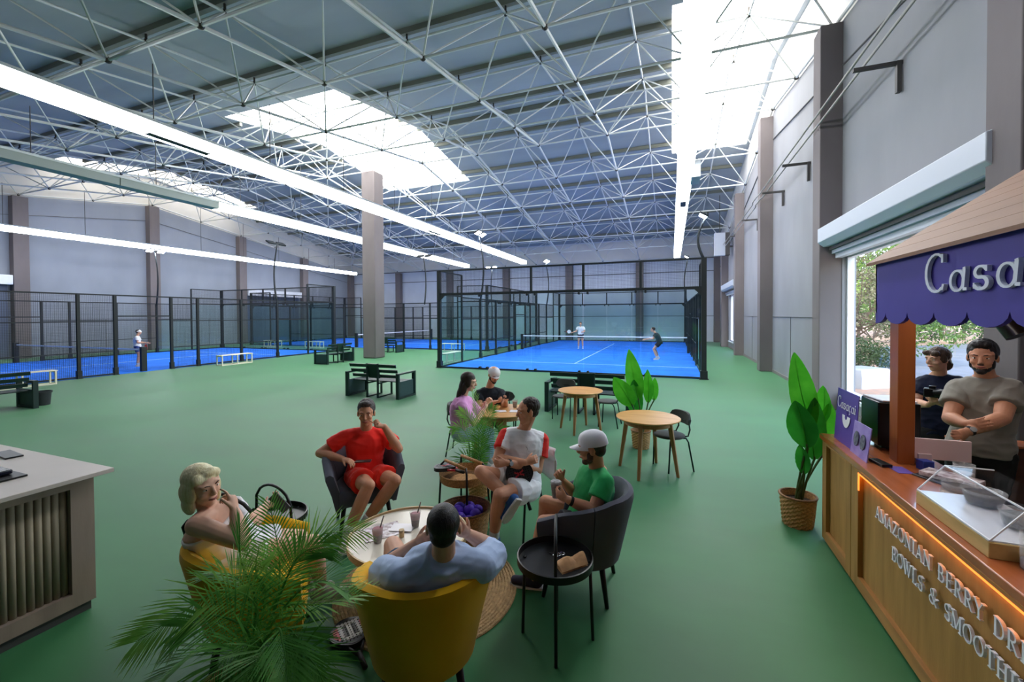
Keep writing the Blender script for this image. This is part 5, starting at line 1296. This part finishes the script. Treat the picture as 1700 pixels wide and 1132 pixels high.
def person(label, q, skn, hm, hair='short', k=1.1, facing=None, headf=None, headu=None, shirt=None, shirt_pick=None, pants=None, pant_t=.55, sleeve=.58, hands=(None, None), vox=.0062, cvox=.0075, feet=None, loose=.014, female=False, belly=.01, bust=0, jaw=1.0, hairkw={}, smile=0, headk=1.07, collar=True, pant_grow=.022, torso_t0=-.06, wr=.0055, armk=1.0, hip_w=.09, top_t1=.97, sleeves=True, faces=True, brow=None):
    hip, neck, head, SR, SL = (Vector(q[a]) for a in ('hip', 'neck', 'head', 'SR', 'SL'))
    base = Vector((hip.x, hip.y, 0)); t = thing('person', label, 'person', base)
    s1 = (SL-SR); s1 = (s1-(neck-hip).normalized()*s1.dot((neck-hip).normalized())).normalized()
    up = (neck-hip).normalized(); f1 = up.cross(s1)*-1; f1 = s1.cross(up)*-1
    f1 = up.cross(s1)
    if f1.dot(Vector(facing)) < 0: f1 = -f1
    f0 = Vector(facing); f0 = (f0-up*f0.dot(up)*.5).normalized(); s0 = f0.cross(Vector((0, 0, 1))).normalized()
    if s0.dot(s1) < 0: s0 = -s0
    b = MB(); torso(b, hip, neck, s0, s1, f0, f1, k=k*(.93 if female else 1), belly=belly, bust=bust)
    UA = [.052, .05, .046, .04]; FA = [.041, .044, .036, .027]; TH = [.088, .084, .07, .055]; CA = [.052, .058, .05, .036]
    if female: UA = [.046, .044, .041, .036]; FA = [.036, .038, .032, .024]; TH = [.092, .086, .07, .053]; CA = [.05, .055, .046, .033]
    UA = [r*k*armk for r in UA]; FA = [r*k*armk for r in FA]; TH = [r*k for r in TH]; CA = [r*k for r in CA]
    nt = hip+(neck-hip)*.9
    for S, E_, W_, h in ((SR, q['ER'], q['WR'], hands[0]), (SL, q['EL'], q['WL'], hands[1])):
        E_, W_ = Vector(E_), Vector(W_); Sj = S-Vector((0, 0, .02)); capsule(b, nt, Sj, .06*k, .052*k, 14); limb(b, Sj, E_, UA); limb(b, E_, W_, FA)
        if h: hand(b, W_, *h[:2], h[2], **(h[3] if len(h) > 3 else {}))
        else: hand(b, W_, W_-E_, f1, 1)
    HR, HL = hip-s0*hip_w*k*(1 if s0.dot(SL-SR) > 0 else -1), hip+s0*hip_w*k*(1 if s0.dot(SL-SR) > 0 else -1)
    for H, K, A in ((HR, q['KR'], q['AR']), (HL, q['KL'], q['AL'])):
        limb(b, H, Vector(K), TH); limb(b, Vector(K), Vector(A), CA); capsule(b, Vector(A), Vector(A)+Vector((0, 0, -.03)), CA[-1], CA[-1])
    hf = Vector(headf).normalized(); hu = Vector(headu) if headu else Vector((0, 0, 1)); hu = (hu-hf*hu.dot(hf)).normalized()
    kk = (k/1.1)*headk; R, P = head_prims(b, head, hf, hu, kk, jaw)
    capsule(b, neck-up*.03, head-hu*.05*kk-hf*.014, (.05 if female else .057)*k, (.045 if female else .053)*k, 16)
    put_mesh(solid(b, vox, 2), 'body', skn, t)
    if faces: face_bits(t, R, P, kk, brow or hm, smile=smile)
    if hair: cap_hair(t, R, P, kk, hm, max(.005, vox), style=hair, **hairkw)
    if shirt:
        m = MB(); torso(m, hip, neck, s0, s1, f0, f1, grow=loose, t0=torso_t0, t1=top_t1, k=k*(.93 if female else 1), belly=belly, bust=bust)
        for S, E_ in ((SR, q['ER']), (SL, q['EL'])):
            Sj = S-Vector((0, 0, .02))
            if sleeves: capsule(m, nt, Sj, .06*k+loose, .052*k+loose, 14); limb(m, Sj, Vector(E_), [r+loose*1.1+.008*i for i, r in enumerate(UA)], t1=sleeve)
        put_mesh(solid(m, cvox, 2), 'shirt', shirt, t, pick=shirt_pick(q, s1, f1, up) if shirt_pick else None, wr=wr, wf=9, squash=(1, 1, 1.6))
        if collar: MB().tube([neck-up*.005+(s1*cos(a)*.066+f1*sin(a)*.062)*k-up*.018*(1+sin(a)) for a in [2*pi*i/20 for i in range(20)]], .006, 6, closed=True).build('collar', shirt if not isinstance(shirt, (list, tuple)) else shirt[0], t, smooth=True, world=True)
    if pants:
        m = MB(); torso(m, hip, neck, s0, s1, f0, f1, grow=.014, t0=-.2, t1=.12, k=k*(.93 if female else 1))
        for H, K, A in ((HR, q['KR'], q['AR']), (HL, q['KL'], q['AL'])):
            if pant_t <= 1: limb(m, H, Vector(K), [r+pant_grow*(.6+.5*i) for i, r in enumerate(TH)], t1=pant_t)
            else: limb(m, H, Vector(K), [r+.014 for r in TH]); limb(m, Vector(K), Vector(A), [r+.016+.004*i for i, r in enumerate(CA)], t1=pant_t-1)
        put_mesh(solid(m, cvox, 2), 'shorts' if pant_t <= 1 else 'trousers', pants, t, wr=wr, wf=10)
    if feet:
        for a, (fd, sm, so, sk, *dn) in zip(('AR', 'AL'), feet):
            kn = q['K'+a[1]]
            shoe(t, q[a], fd, sm, so, (sk[0], Vector(kn)-Vector(q[a]), sk[1]) if sk else None, down=dn[0] if dn else None, k=k)
    t['_'] = 0; del t['_']
    return t, P, R, (s1, f1, up)
def cap(t, P, R, k, mt, style='cap'):
    """cap with crown and peak"""
    mb = MB(); n = 24; prof = [(1.0, .0), (.99, .03), (.93, .065), (.78, .095), (.5, .115), (.2, .124), (.001, .126)]
    vs = []; fs = []; a_, b_ = (.089, .108) if style == 'cap' else (.09, .108)
    for r, h in prof:
        for i in range(n): a = 2*pi*i/n; vs.append(P(a_*r*cos(a), -.012+b_*r*sin(a), .028+h*(.85 if style == 'cap' else .66)+(.012*sin(a) if style == 'flat' else 0)))
    for j in range(len(prof)-1):
        for i in range(n): fs.append((j*n+i, j*n+(i+1) % n, (j+1)*n+(i+1) % n, (j+1)*n+i))
    fs.append(tuple(range(n-1, -1, -1)))
    hat = MB().add(vs, fs).build('cap', mt, t, auto=60, world=True)
    N = 12; L = .075 if style == 'cap' else .03; g = MB()
    def br(u, v):
        a = radians(18+144*u); e = sin(pi*u)**.6; return P(.082*cos(a), -.012+(.1+L*v*e)*sin(a)+0*v, .034-.012*v*v+.012*sin(a)*0-(.016*abs(cos(a))*v))
    g.grid(br, N, 4); g.grid(lambda u, v: br(u, 1-v)-(P(0, 0, .004)-P(0, 0, 0)), N, 4)
    b = g.build('cap_peak', mt, hat, smooth=True); b.location = -t.location
    return hat
def beard(t, P, R, k, hm, vox=.006, full=1.0):
    mb = MB()
    def E(x, y, z, a, b, d): mb.ell(P(x, y, z), (a*k, b*k, d*k), R=R, n=16, m=10)
    E(0, .026, -.066, .058, .060, .046); E(0, .06, -.092, .032, .03, .026)
    E(0, .082, -.039, .024, .014, .006)
    for q in (-1, 1): E(.057*q, .016, -.04, .012, .026, .042)
    m = put_mesh(solid(mb, vox, 1), 'beard', hm, t, wr=.002, wf=80)
    return m
def watch(t, W, d, mt, face=None, r=.034):
    d = Vector(d).normalized(); x, y, _ = frame_from(d)
    w = MB().tube([Vector(W)-d*.011, Vector(W)+d*.011], [r, r], 18).build('wristwatch', mt, t, smooth=False, world=True)
    if face is not None:
        f = Vector(face); f = (f-d*f.dot(d)).normalized(); b = MB().cyl(Vector(W)+f*(r-.002), Vector(W)+f*(r+.008), .02, n=16).build('watch_face', eyew if False else mat('watch_dial', (170, 175, 180), .2), w); b.location = -t.location
def JQ(d): return {a: J(*v) if len(v) == 3 and v[2] < 60 and v[0] > 60 else Vector(v) for a, v in d.items()}
camd = lambda p: (Vector((0, 0, CAMH))-Vector(p)).normalized()
dk = hairmat('hair_dark_brown', (38, 28, 24), (56, 42, 36)); dkg = hairmat('hair_dark_grey', (52, 46, 46), (84, 78, 78)); bld = hairmat('hair_blonde', (226, 210, 158), (246, 236, 200)); brn = hairmat('hair_brown', (58, 40, 30), (82, 58, 42)); nat = hairmat('hair_black', (20, 16, 16), (34, 28, 28))
sk1 = skin('skin_tanned', (214, 154, 122)); sk2 = skin('skin_light', (218, 166, 138)); sk3 = skin('skin_olive', (204, 146, 114)); sk4 = skin('skin_fair', (230, 182, 156))
whs = mat('shoe_white', (206, 200, 198), .6, var=.15, vscale=30); sol = mat('shoe_sole', (226, 226, 226), .6); blsh = mat('shoe_blue', (34, 84, 150), .6, var=.2, vscale=20); drk = mat('shoe_dark', (48, 44, 62), .6)
wsock = fabric('white_sock', (222, 222, 226)); 
# ---- person in red
redc = fabric('red_jersey', (255, 52, 44), bump=.15, bscale=30); reds = fabric('red_shorts', (255, 54, 38), bump=.15, bscale=30)
q = JQ(dict(hip=(606, 790, 4.38), neck=(608, 712, 4.46), head=(608, 686, 4.38), SR=(573, 722, 4.36), SL=(639, 720, 4.5), ER=(531, 752, 4.28), EL=(662, 745, 4.36), WR=(569, 762, 4.18), WL=(638, 708, 4.27), KR=(612, 806, 3.95), KL=(656, 798, 4.06), AR=(577, 884, 3.84), AL=(606, 866, 4.0)))
fc = Vector((.62, -.78, 0)); tt, P, R, (s1, f1, up) = person('person in bright red shirt and shorts sitting in a grey chair, hand at mouth', q, sk1, dkg, 'quiff', facing=fc, headf=(.50, -.80, -.12), shirt=redc, pants=reds, pant_t=.62,
    hands=((J(590, 768, 4.12)-q['WR'], (0, 0, -1), -1, dict(curl=(20, 30, 20))), (J(616, 704, 4.22)-q['WL'], (0, -.2, .6), 1, dict(curls=[(10, 10, 5), (60, 70, 40), (70, 70, 40), (70, 70, 40)]))),
    feet=(((.45, -.85, 0), whs, sol, (wsock, .07)), ((.3, -.9, 0), whs, sol, (wsock, .07))), hairkw=dict(thick=.006, top=.006), smile=0, pant_grow=.026)
o = MB().prism([(.022*cos(2*pi*i/12), .026*sin(2*pi*i/12)) for i in range(12)], Vector(q['neck'])*.62+Vector(q['hip'])*.38+f1*.136-s1*.03, s1, up, .001).build('chest_emblem', mat('emblem_red', (206, 22, 26), .5), tt, world=True) if False else None
put('phone', 'dark phone held in the hand of the person in red', 'phone', J(603, 766, 4.06), (.15, .07, .008), blackg, .5)
# ---- blonde person
wtop = fabric('white_top', (246, 244, 248), bump=.2, bscale=12); wsk = fabric('white_shorts', (244, 244, 248), bump=.2, bscale=12)
q = JQ(dict(hip=(394, 920, 2.66), neck=(346, 846, 2.53), head=(335, 806, 2.5), SR=(326, 866, 2.40), SL=(386, 850, 2.62), ER=(403, 900, 2.36), EL=(422, 866, 2.78), WR=(390, 850, 2.46), WL=(438, 843, 2.95), KR=(520, 902, 2.74), KL=(498, 893, 2.96), AR=(533, 972, 2.97), AL=(512, 962, 3.15)))
tt, P, R, (s1, f1, up) = person('person with a blonde bob, white top and shorts, sitting in the left yellow chair', q, sk4, bld, None, facing=(.75, .1, 0), headf=(.88, .02, -.12), headu=(-.1, -.15, 1), female=True, pants=wsk, pant_t=.5,
    hands=((J(383, 818, 2.5)-q['WR'], (-.6, -.2, .2), 1, dict(curls=[(15, 20, 10), (60, 60, 40), (60, 60, 40), (50, 60, 40)])), (J(452, 835, 3.02)-q['WL'], (0, .3, .8), -1, dict(curl=(40, 40, 30)))),
    feet=(((.75, .5, 0), whs, sol, None), ((.75, .5, 0), whs, sol, None)), bust=.045, belly=.02, armk=1.12, headk=1.04, jaw=1.05, brow=brn)
cap_hair(tt, R, P, 1.04*.98, bld, .0055, style='bob')
m = MB(); torso(m, Vector(q['hip']), Vector(q['neck']), s1, s1, f1, f1, grow=.012, t0=-.04, t1=.81, k=1.02, bust=.047, belly=.02); put_mesh(solid(m, .007, 2), 'top', wtop, tt, wr=.002)
blks = mat('black_strap', (22, 20, 22), .7)
for s, S in ((-1, 'SR'), (1, 'SL')):
    n_ = Vector(q['neck']); h_ = Vector(q['hip']); c = n_.lerp(h_, .12); a = c+s1*s*.10+up*.03; b = n_.lerp(h_, .34)+s1*s*.09+f1*.17; c0 = n_.lerp(h_, .18)+s1*s*.10+f1*.135; e = n_.lerp(h_, .4)+s1*s*.09-f1*.15
    MB().tube([b, c0, a+f1*.05+up*.035, a-f1*.03+up*.04, a-f1*.09, e], .009, 6, sx=1.6).build('strap', blks, tt, smooth=True, world=True)
o = put('phone', 'dark phone held up by the blonde person', 'phone', J(452, 822, 3.0), (.075, .012, .15), blackg, -.6); o.matrix_world = place(o.location, _r*.75+_z*.66, camd(o.location))
# ---- person in light blue, seen from behind
lbl = fabric('light_blue_tee', (172, 192, 226), bump=.2, bscale=10); dnm = fabric('denim', (70, 92, 118), bump=.3, bscale=60)
q = JQ(dict(hip=(712, 985, 2.42), neck=(738, 925, 2.14), head=(737, 876, 2.13), SL=(800, 934, 2.22), SR=(666, 952, 2.12), ER=(627, 950, 2.36), EL=(822, 912, 2.5), WR=(692, 902, 2.34), WL=(776, 886, 2.36), KR=(652, 905, 2.8), KL=(744, 935, 2.82), AR=(650, 985, 3.02), AL=(742, 985, 3.1)))
q['SR'], q['SL'] = q['SR'], q['SL']
tt, P, R, (s1, f1, up) = person('person in light blue tee seen from behind, hands beside the head', q, sk2, nat, 'buzz', facing=(-.51, .86, 0), headf=(-.4, .9, .0), headu=(.05, -.12, 1), shirt=lbl, pants=dnm, pant_t=.62,
    hands=((J(712, 893, 2.28)-q['WR'], (.4, .3, .2), 1, dict(curl=(25, 30, 20))), (J(762, 878, 2.28)-q['WL'], (-.4, .3, .2), -1, dict(curl=(25, 30, 20)))),
    feet=(((-.4, .9, 0), whs, sol, (wsock, .07)), ((-.4, .9, 0), whs, sol, (wsock, .07))), headk=1.08, wr=.006, loose=.022, sleeve=.7, top_t1=1.03)
# ---- person in white and red, legs crossed, with racket
wr_ = fabric('white_jersey', (246, 247, 252), bump=.15, bscale=30); rd_ = fabric('red_sleeve', (226, 48, 40), bump=.15, bscale=30)
def pickw(q, s1, f1, up):
    n_ = Vector(q['neck']); L = {a: Vector(q[a]) for a in ('SR', 'SL', 'ER', 'EL')}
    def fn(c):
        for s, S, E_ in ((-1, L['SR'], L['ER']), (1, L['SL'], L['EL'])):
            d = (c-n_).dot(s1)*s
            if d > .115:
                ax = (E_-S).normalized(); w = c-S; w -= ax*w.dot(ax); out = (s1*s+up*.7).normalized()
                if w.dot(out) > .015 and (c-n_).dot(up) > -.27: return 1
        return 0
    return fn
q = JQ(dict(hip=(866, 806, 4.02), neck=(868, 712, 4.16), head=(876, 683, 4.08), SR=(840, 720, 4.13), SL=(899, 726, 4.14), ER=(825, 762, 3.98), EL=(893, 780, 4.02), WR=(872, 768, 3.84), WL=(842, 768, 3.80), KR=(798, 783, 3.84), KL=(829, 822, 3.66), AR=(846, 826, 3.70), AL=(820, 889, 3.74)))
tt, P, R, (s1, f1, up) = person('smiling person in white jersey with red shoulders, legs crossed, arms folded round a racket', q, sk1, dk, 'short', facing=(-.35, -.93, 0), headf=(-.75, -.62, -.1), shirt=[wr_, rd_], shirt_pick=pickw, pants=wsk, pant_t=.6,
    hands=((J(890, 762, 3.86)-q['WR'], (.0, .9, -.2), 1, dict(curl=(35, 40, 30))), (J(826, 770, 3.76)-q['WL'], (.2, .9, 0), -1, dict(curl=(50, 60, 40)))),
    feet=(((.25, -.5, -.8), blsh, sol, (wsock, .17), (.55, -.45, -.3)), ((-.1, -.95, 0), blsh, sol, (wsock, .15))), hairkw=dict(thick=.003), smile=1, pant_grow=.03)
jj = MB()
for kx in range(5): jj.tube([Vector(q['neck']).lerp(Vector(q['hip']), .36+.04*kx)+s1*(.02+.014*kx)+f1*(.139)+up*.03, Vector(q['neck']).lerp(Vector(q['hip']), .42+.04*kx)+s1*(.075+.01*kx)+f1*(.132)], .0022, 5)
jj.build('chest_print', mat('print_grey', (110, 90, 110), .6), tt, world=True)
watch(tt, Vector(q['WL'])+(Vector(q['EL'])-Vector(q['WL'])).normalized()*.02, Vector(q['EL'])-Vector(q['WL']), blks, camd(q['WL']), .036)
rk_c = J(862, 786, 3.86); rk_t = J(843, 724, 3.93); ey = (rk_c-rk_t).normalized(); nz_ = camd(rk_c); exx = (-ey).cross(nz_)
make_racket('dark padel racket with red throat hugged by the person in white and red', place(rk_c-ey*.0, exx*-1 if exx.cross(-ey).dot(nz_) < 0 else exx, -ey), 1)
mb = MB(); mb.grid(lambda u, v: (.02*sin(v*9)+.012*sin(u*7), -.13+.26*u, -.3*v*(1-.1*sin(u*6))), 10, 10)
o = tag(mb.build('towel', wtop, smooth=True), 'white towel hung over the chair back behind the person in white and red', 'towel'); o.location = (-1.20, 4.13, .80); o.rotation_euler = (0, 0, -.35-pi/2); so = o.modifiers.new('s', 'SOLIDIFY'); so.thickness = .006
# ---- person in green
grn = fabric('green_tee', (44, 164, 92), bump=.2, bscale=14); drs = mat('dark_shorts', (34, 34, 44), .8)
q = JQ(dict(hip=(966, 866, 3.36), neck=(993, 776, 3.30), head=(983, 744, 3.25), SR=(972, 788, 3.46), SL=(1004, 797, 3.14), ER=(961, 826, 3.52), EL=(985, 848, 3.05), WR=(934, 798, 3.42), WL=(944, 830, 3.04), KR=(906, 834, 3.50), KL=(903, 868, 3.22), AR=(905, 915, 3.60), AL=(886, 953, 3.28)))
tt, P, R, (s1, f1, up) = person('person in green tee and white cap holding a dark smoothie, in the right grey chair', q, sk3, dk, 'buzz', facing=(-1, -.02, 0), headf=(-.97, -.1, -.14), shirt=grn, pants=drs, pant_t=.55,
    hands=((J(926, 786, 3.4)-q['WR'], (.3, -.7, .2), 1, dict(curl=(45, 45, 30))), (J(929, 822, 3.08)-q['WL'], (-.1, .9, .3), -1, dict(curl=(45, 50, 35)))),
    feet=(((-.95, -.1, 0), drk, sol, None), ((-.95, -.1, 0), drk, sol, None)), hairkw=dict(thick=.002), wr=.004)
cap(tt, P, R, 1.0, fabric('cap_white', (240, 238, 246), bump=.1, bscale=40)); beard(tt, P, R, .97, hairmat('stubble', (70, 48, 38), (92, 64, 50)))
watch(tt, Vector(q['WL'])+(Vector(q['EL'])-Vector(q['WL'])).normalized()*.02, Vector(q['EL'])-Vector(q['WL']), blks)
c_ = make_cup('dark smoothie cup held by the person in green', J(923, 826, 3.16), .1, False, 0)
MB().ell((.0, .0, .122), (.04, .04, .012), n=14, m=8).build('topping', mat('topping_grey', (150, 146, 150), .4, var=.5, vscale=40), c_)
put('spoon', 'pale spoon held by the person in green', 'spoon', J(922, 790, 3.38), (.015, .006, .13), sol, .3)
# red bag beside the chair
mb = MB(); 
for kx in range(3): mb.tube([J(937, 905, 3.05), J(938, 870+8*kx, 3.02), J(955, 850+9*kx, 3.0), J(1000, 848+9*kx, 2.98)], .014, 8)
t0 = tag(mb.build('racket_bag', mat('bag_red', (226, 62, 48), .5)), 'red and black bag strap folds lying inside the right grey chair', 'bag') if False else None
# ---- person in pink
pnk = fabric('pink_tee', (222, 156, 210), bump=.2, bscale=12); jn = fabric('pale_jeans', (150, 170, 190), bump=.2, bscale=20)
q = JQ(dict(hip=(766, 716, 5.75), neck=(768, 658, 5.78), head=(778, 634, 5.75), SR=(766, 672, 5.60), SL=(780, 667, 5.96), ER=(787, 703, 5.62), EL=(797, 692, 5.95), WR=(803, 681, 5.76), WL=(806, 672, 5.88), KR=(808, 722, 5.82), KL=(812, 717, 6.05), AR=(806, 768, 5.80), AL=(812, 762, 6.05)))
tt, P, R, (s1, f1, up) = person('person with long dark hair in a pink shirt seated at the table with drinks', q, sk4, dk, 'long', facing=(.95, .3, 0), headf=(.93, .25, -.22), female=True, shirt=pnk, pants=jn, pant_t=1.9,
    hands=((J(811, 668, 5.85)-q['WR'], (0, .5, .5), 1, dict(curl=(50, 50, 30))), (J(812, 664, 5.9)-q['WL'], (0, -.5, -.5), -1, dict(curl=(50, 50, 30)))), feet=(((.9, .3, 0), whs, sol, None), ((.9, .3, 0), whs, sol, None)), vox=.008, loose=.022, bust=.03, sleeve=.8)
# ---- person in black with flat cap
bkc = fabric('black_tee', (30, 34, 42), bump=.2, bscale=12)
q = JQ(dict(hip=(812, 691, 6.62), neck=(812, 643, 6.66), head=(820, 622, 6.55), SR=(795, 652, 6.60), SL=(832, 651, 6.66), ER=(796, 676, 6.42), EL=(838, 674, 6.45), WR=(822, 667, 6.28), WL=(840, 667, 6.24), KR=(812, 706, 6.2), KL=(834, 706, 6.25), AR=(812, 745, 6.2), AL=(834, 745, 6.25)))
tt, P, R, (s1, f1, up) = person('bearded person in black shirt and white flat cap looking at a phone', q, sk1, nat, None, facing=(.35, -.93, 0), headf=(.6, -.6, -.5), shirt=bkc, pants=drs, pant_t=.7,
    hands=((J(833, 665, 6.2)-q['WR'], (0, 0, 1), -1, dict(curl=(40, 40, 30))), (J(842, 661, 6.2)-q['WL'], (-.5, -.3, .5), 1, dict(curl=(50, 50, 30)))), feet=(((.3, -.9, 0), whs, sol, None), ((.3, -.9, 0), whs, sol, None)), vox=.008, belly=.03)
cap(tt, P, R, 1.0, fabric('flat_cap_white', (226, 222, 224), bump=.1, bscale=40), 'flat'); beard(tt, P, R, .98, nat, .008)
o = put('phone', 'dark phone held by the person in the white flat cap', 'phone', J(842, 662, 6.15), (.065, .01, .1), blackg, .3); o.rotation_euler = (-.6, 0, .3)
TBZ = .752; tc = Vector((-2.33, 5.72, 0))
for (x, y, n_, l_) in ((-.2, .02, 1, 'cup of dark drink in front of the person in pink'), (.13, .2, 1, 'cup of dark drink near the phone of the person in the flat cap')): make_cup(l_, tc+Vector((x, y, TBZ)), .09, False, 0)
sheet('napkin', 'white napkins in the middle of the table with drinks', 'napkin', tc+Vector((.02, -.1, TBZ)), .16, .12, .5, paper); sheet('leaflet', 'white card standing at the edge of the table with drinks', 'card', tc+Vector((.24, -.02, TBZ)), .2, .14, .2, paper)
# ---- two standing people behind the kiosk
gt_ = fabric('grey_tee', (140, 136, 126), bump=.25, bscale=10); nv = fabric('navy_tee', (24, 30, 52), bump=.2, bscale=10); blkp = mat('black_trousers', (18, 18, 20), .8)
q = JQ(dict(hip=(1626, 748, 3.46), neck=(1638, 625, 3.46), head=(1631, 594, 3.4), SR=(1594, 642, 3.58), SL=(1676, 642, 3.34), ER=(1577, 694, 3.46), EL=(1664, 694, 3.22), WR=(1604, 704, 3.28), WL=(1608, 716, 3.22)))
for s in 'RL': h = Vector(q['hip'])+(Vector(q['S'+s])-Vector(q['neck']))*.45; q['K'+s] = Vector((h.x, h.y, .5)); q['A'+s] = Vector((h.x, h.y, .09))
tt, P, R, (s1, f1, up) = person('bearded person in grey tee standing with folded arms behind the kiosk', q, sk3, nat, 'quiff', facing=(-.55, -.85, 0), headf=(-.52, -.8, -.1), shirt=gt_, pants=blkp, pant_t=1.95,
    hands=((J(1622, 703, 3.2)-q['WR'], (.4, .8, 0), -1, dict(curl=(30, 30, 20))), (J(1590, 722, 3.2)-q['WL'], (.3, .8, 0), 1, dict(curl=(60, 60, 40)))), feet=(((-.5, -.8, 0), drk, sol, None),)*2, hairkw=dict(thick=.008, top=.01), wr=.006, loose=.02, armk=1.15)
beard(tt, P, R, 1.0, nat); watch(tt, Vector(q['WL'])+(Vector(q['EL'])-Vector(q['WL'])).normalized()*.01, Vector(q['EL'])-Vector(q['WL']), blks, camd(q['WL']), .037)
q = JQ(dict(hip=(1545, 716, 4.6), neck=(1560, 622, 4.6), head=(1557, 597, 4.54), SR=(1533, 632, 4.70), SL=(1591, 632, 4.46), ER=(1519, 668, 4.62), EL=(1588, 674, 4.38), WR=(1540, 672, 4.42), WL=(1558, 668, 4.32)))
for s in 'RL': h = Vector(q['hip'])+(Vector(q['S'+s])-Vector(q['neck']))*.45; q['K'+s] = Vector((h.x, h.y, .48)); q['A'+s] = Vector((h.x, h.y, .09))
tt, P, R, (s1, f1, up) = person('young person in navy tee holding a camera, standing by the window', q, sk2, brn, 'mullet', facing=(-.6, -.8, 0), headf=(-.93, -.38, -.12), shirt=nv, pants=blkp, pant_t=1.95, sleeve=.66,
    hands=((J(1552, 666, 4.32)-q['WR'], (0, .2, .9), -1, dict(curl=(50, 50, 40))), (J(1548, 664, 4.28)-q['WL'], (0, .2, .9), 1, dict(curl=(45, 50, 40)))), feet=(((-.5, -.8, 0), drk, sol, None),)*2, vox=.007)
cp = J(1548, 652, 4.26); t = thing('camera_with_lens', 'black photo camera held by the young person in navy', 'camera', cp)
MB().box((0, 0, 0), (.13, .06, .09), R=Matrix.Rotation(-.5, 3, 'Z')).build('camera_body', blackg, t, bevel=.01); MB().cyl((-.0, -.03, 0), (.13, -.13, .03), .036, .04, n=18).build('lens', blackg, t, auto=40); MB().box((0, 0, .055), (.05, .05, .03), R=Matrix.Rotation(-.5, 3, 'Z')).build('viewfinder', blackg, t)
# ---- players on the courts
def player(label, pos, face, skn, hm, shirt, pants, h=1.72, crouch=0, arm=(0.3, .25, 1.1), hat=None, racket=None):
    p = Vector(pos); f = Vector(face).normalized(); s = f.cross(Vector((0, 0, 1))); z = Vector((0, 0, 1)); k = h/1.75
    def Q(a, b, c): return p+(s*a+f*b)*k+z*c*k
    c = crouch
    q = dict(hip=Q(0, -.1*c, .92-.12*c), neck=Q(0, .12*c, 1.42-.16*c), head=Q(0, .05+.2*c, 1.60-.18*c), SR=Q(.19, .1*c, 1.38-.16*c), SL=Q(-.19, .1*c, 1.38-.16*c), ER=Q(.27, .05+.15*c, 1.12-.12*c), EL=Q(-.27, .05+.15*c, 1.12-.12*c), WR=Q(arm[0], arm[1]+.1*c, arm[2]), WL=Q(-.14, .3, 1.08-.08*c),
             KR=Q(.12+.06*c, .06+.12*c, .5), KL=Q(-.12-.06*c, .06+.12*c, .5), AR=Q(.14+.1*c, 0, .09), AL=Q(-.14-.1*c, 0, .09))
    t_, P, R, _ = person(label, q, skn, hm, 'short', k=k, facing=f, headf=f, shirt=shirt, pants=pants, feet=((f, whs, sol, (wsock, .12)),)*2, vox=.012, cvox=.014, faces=False, collar=False)
    if hat: cap(t_, P, R, 1.0, hat, 'flat')
    return q
white_t = mat('white_sports_tee', (228, 228, 232), .8)
qa = player('player in white shirt on the far half of the right court', (*J(964, 577, 27.0).xy, .02), (.1, -1, 0), sk2, dk, white_t, drs, arm=(.5, .15, 1.05))
qb = player('player in dark blue shirt crouching at the right side of the right court', (*J(1092, 597, 20.2).xy, .02), (-.9, .1, 0), sk2, dk, fabric('navy_sports_tee', (46, 50, 66)), drs, crouch=.9, arm=(.1, .5, .95))
qc = player('player in white cap and shirt on the left court, seen from behind', (*J(229, 606, 18.4).xy, .02), (.6, .8, 0), sk2, dkg, white_t, mat('blue_shorts', (60, 80, 140), .8), h=1.62, hat=white_t)
make_racket('pale padel racket held out by the far player in white', place(Vector(qa['WR'])+Vector((-.22, -.05, .05)), (0, 0, 1), (.95, 0, -.2)), 2)
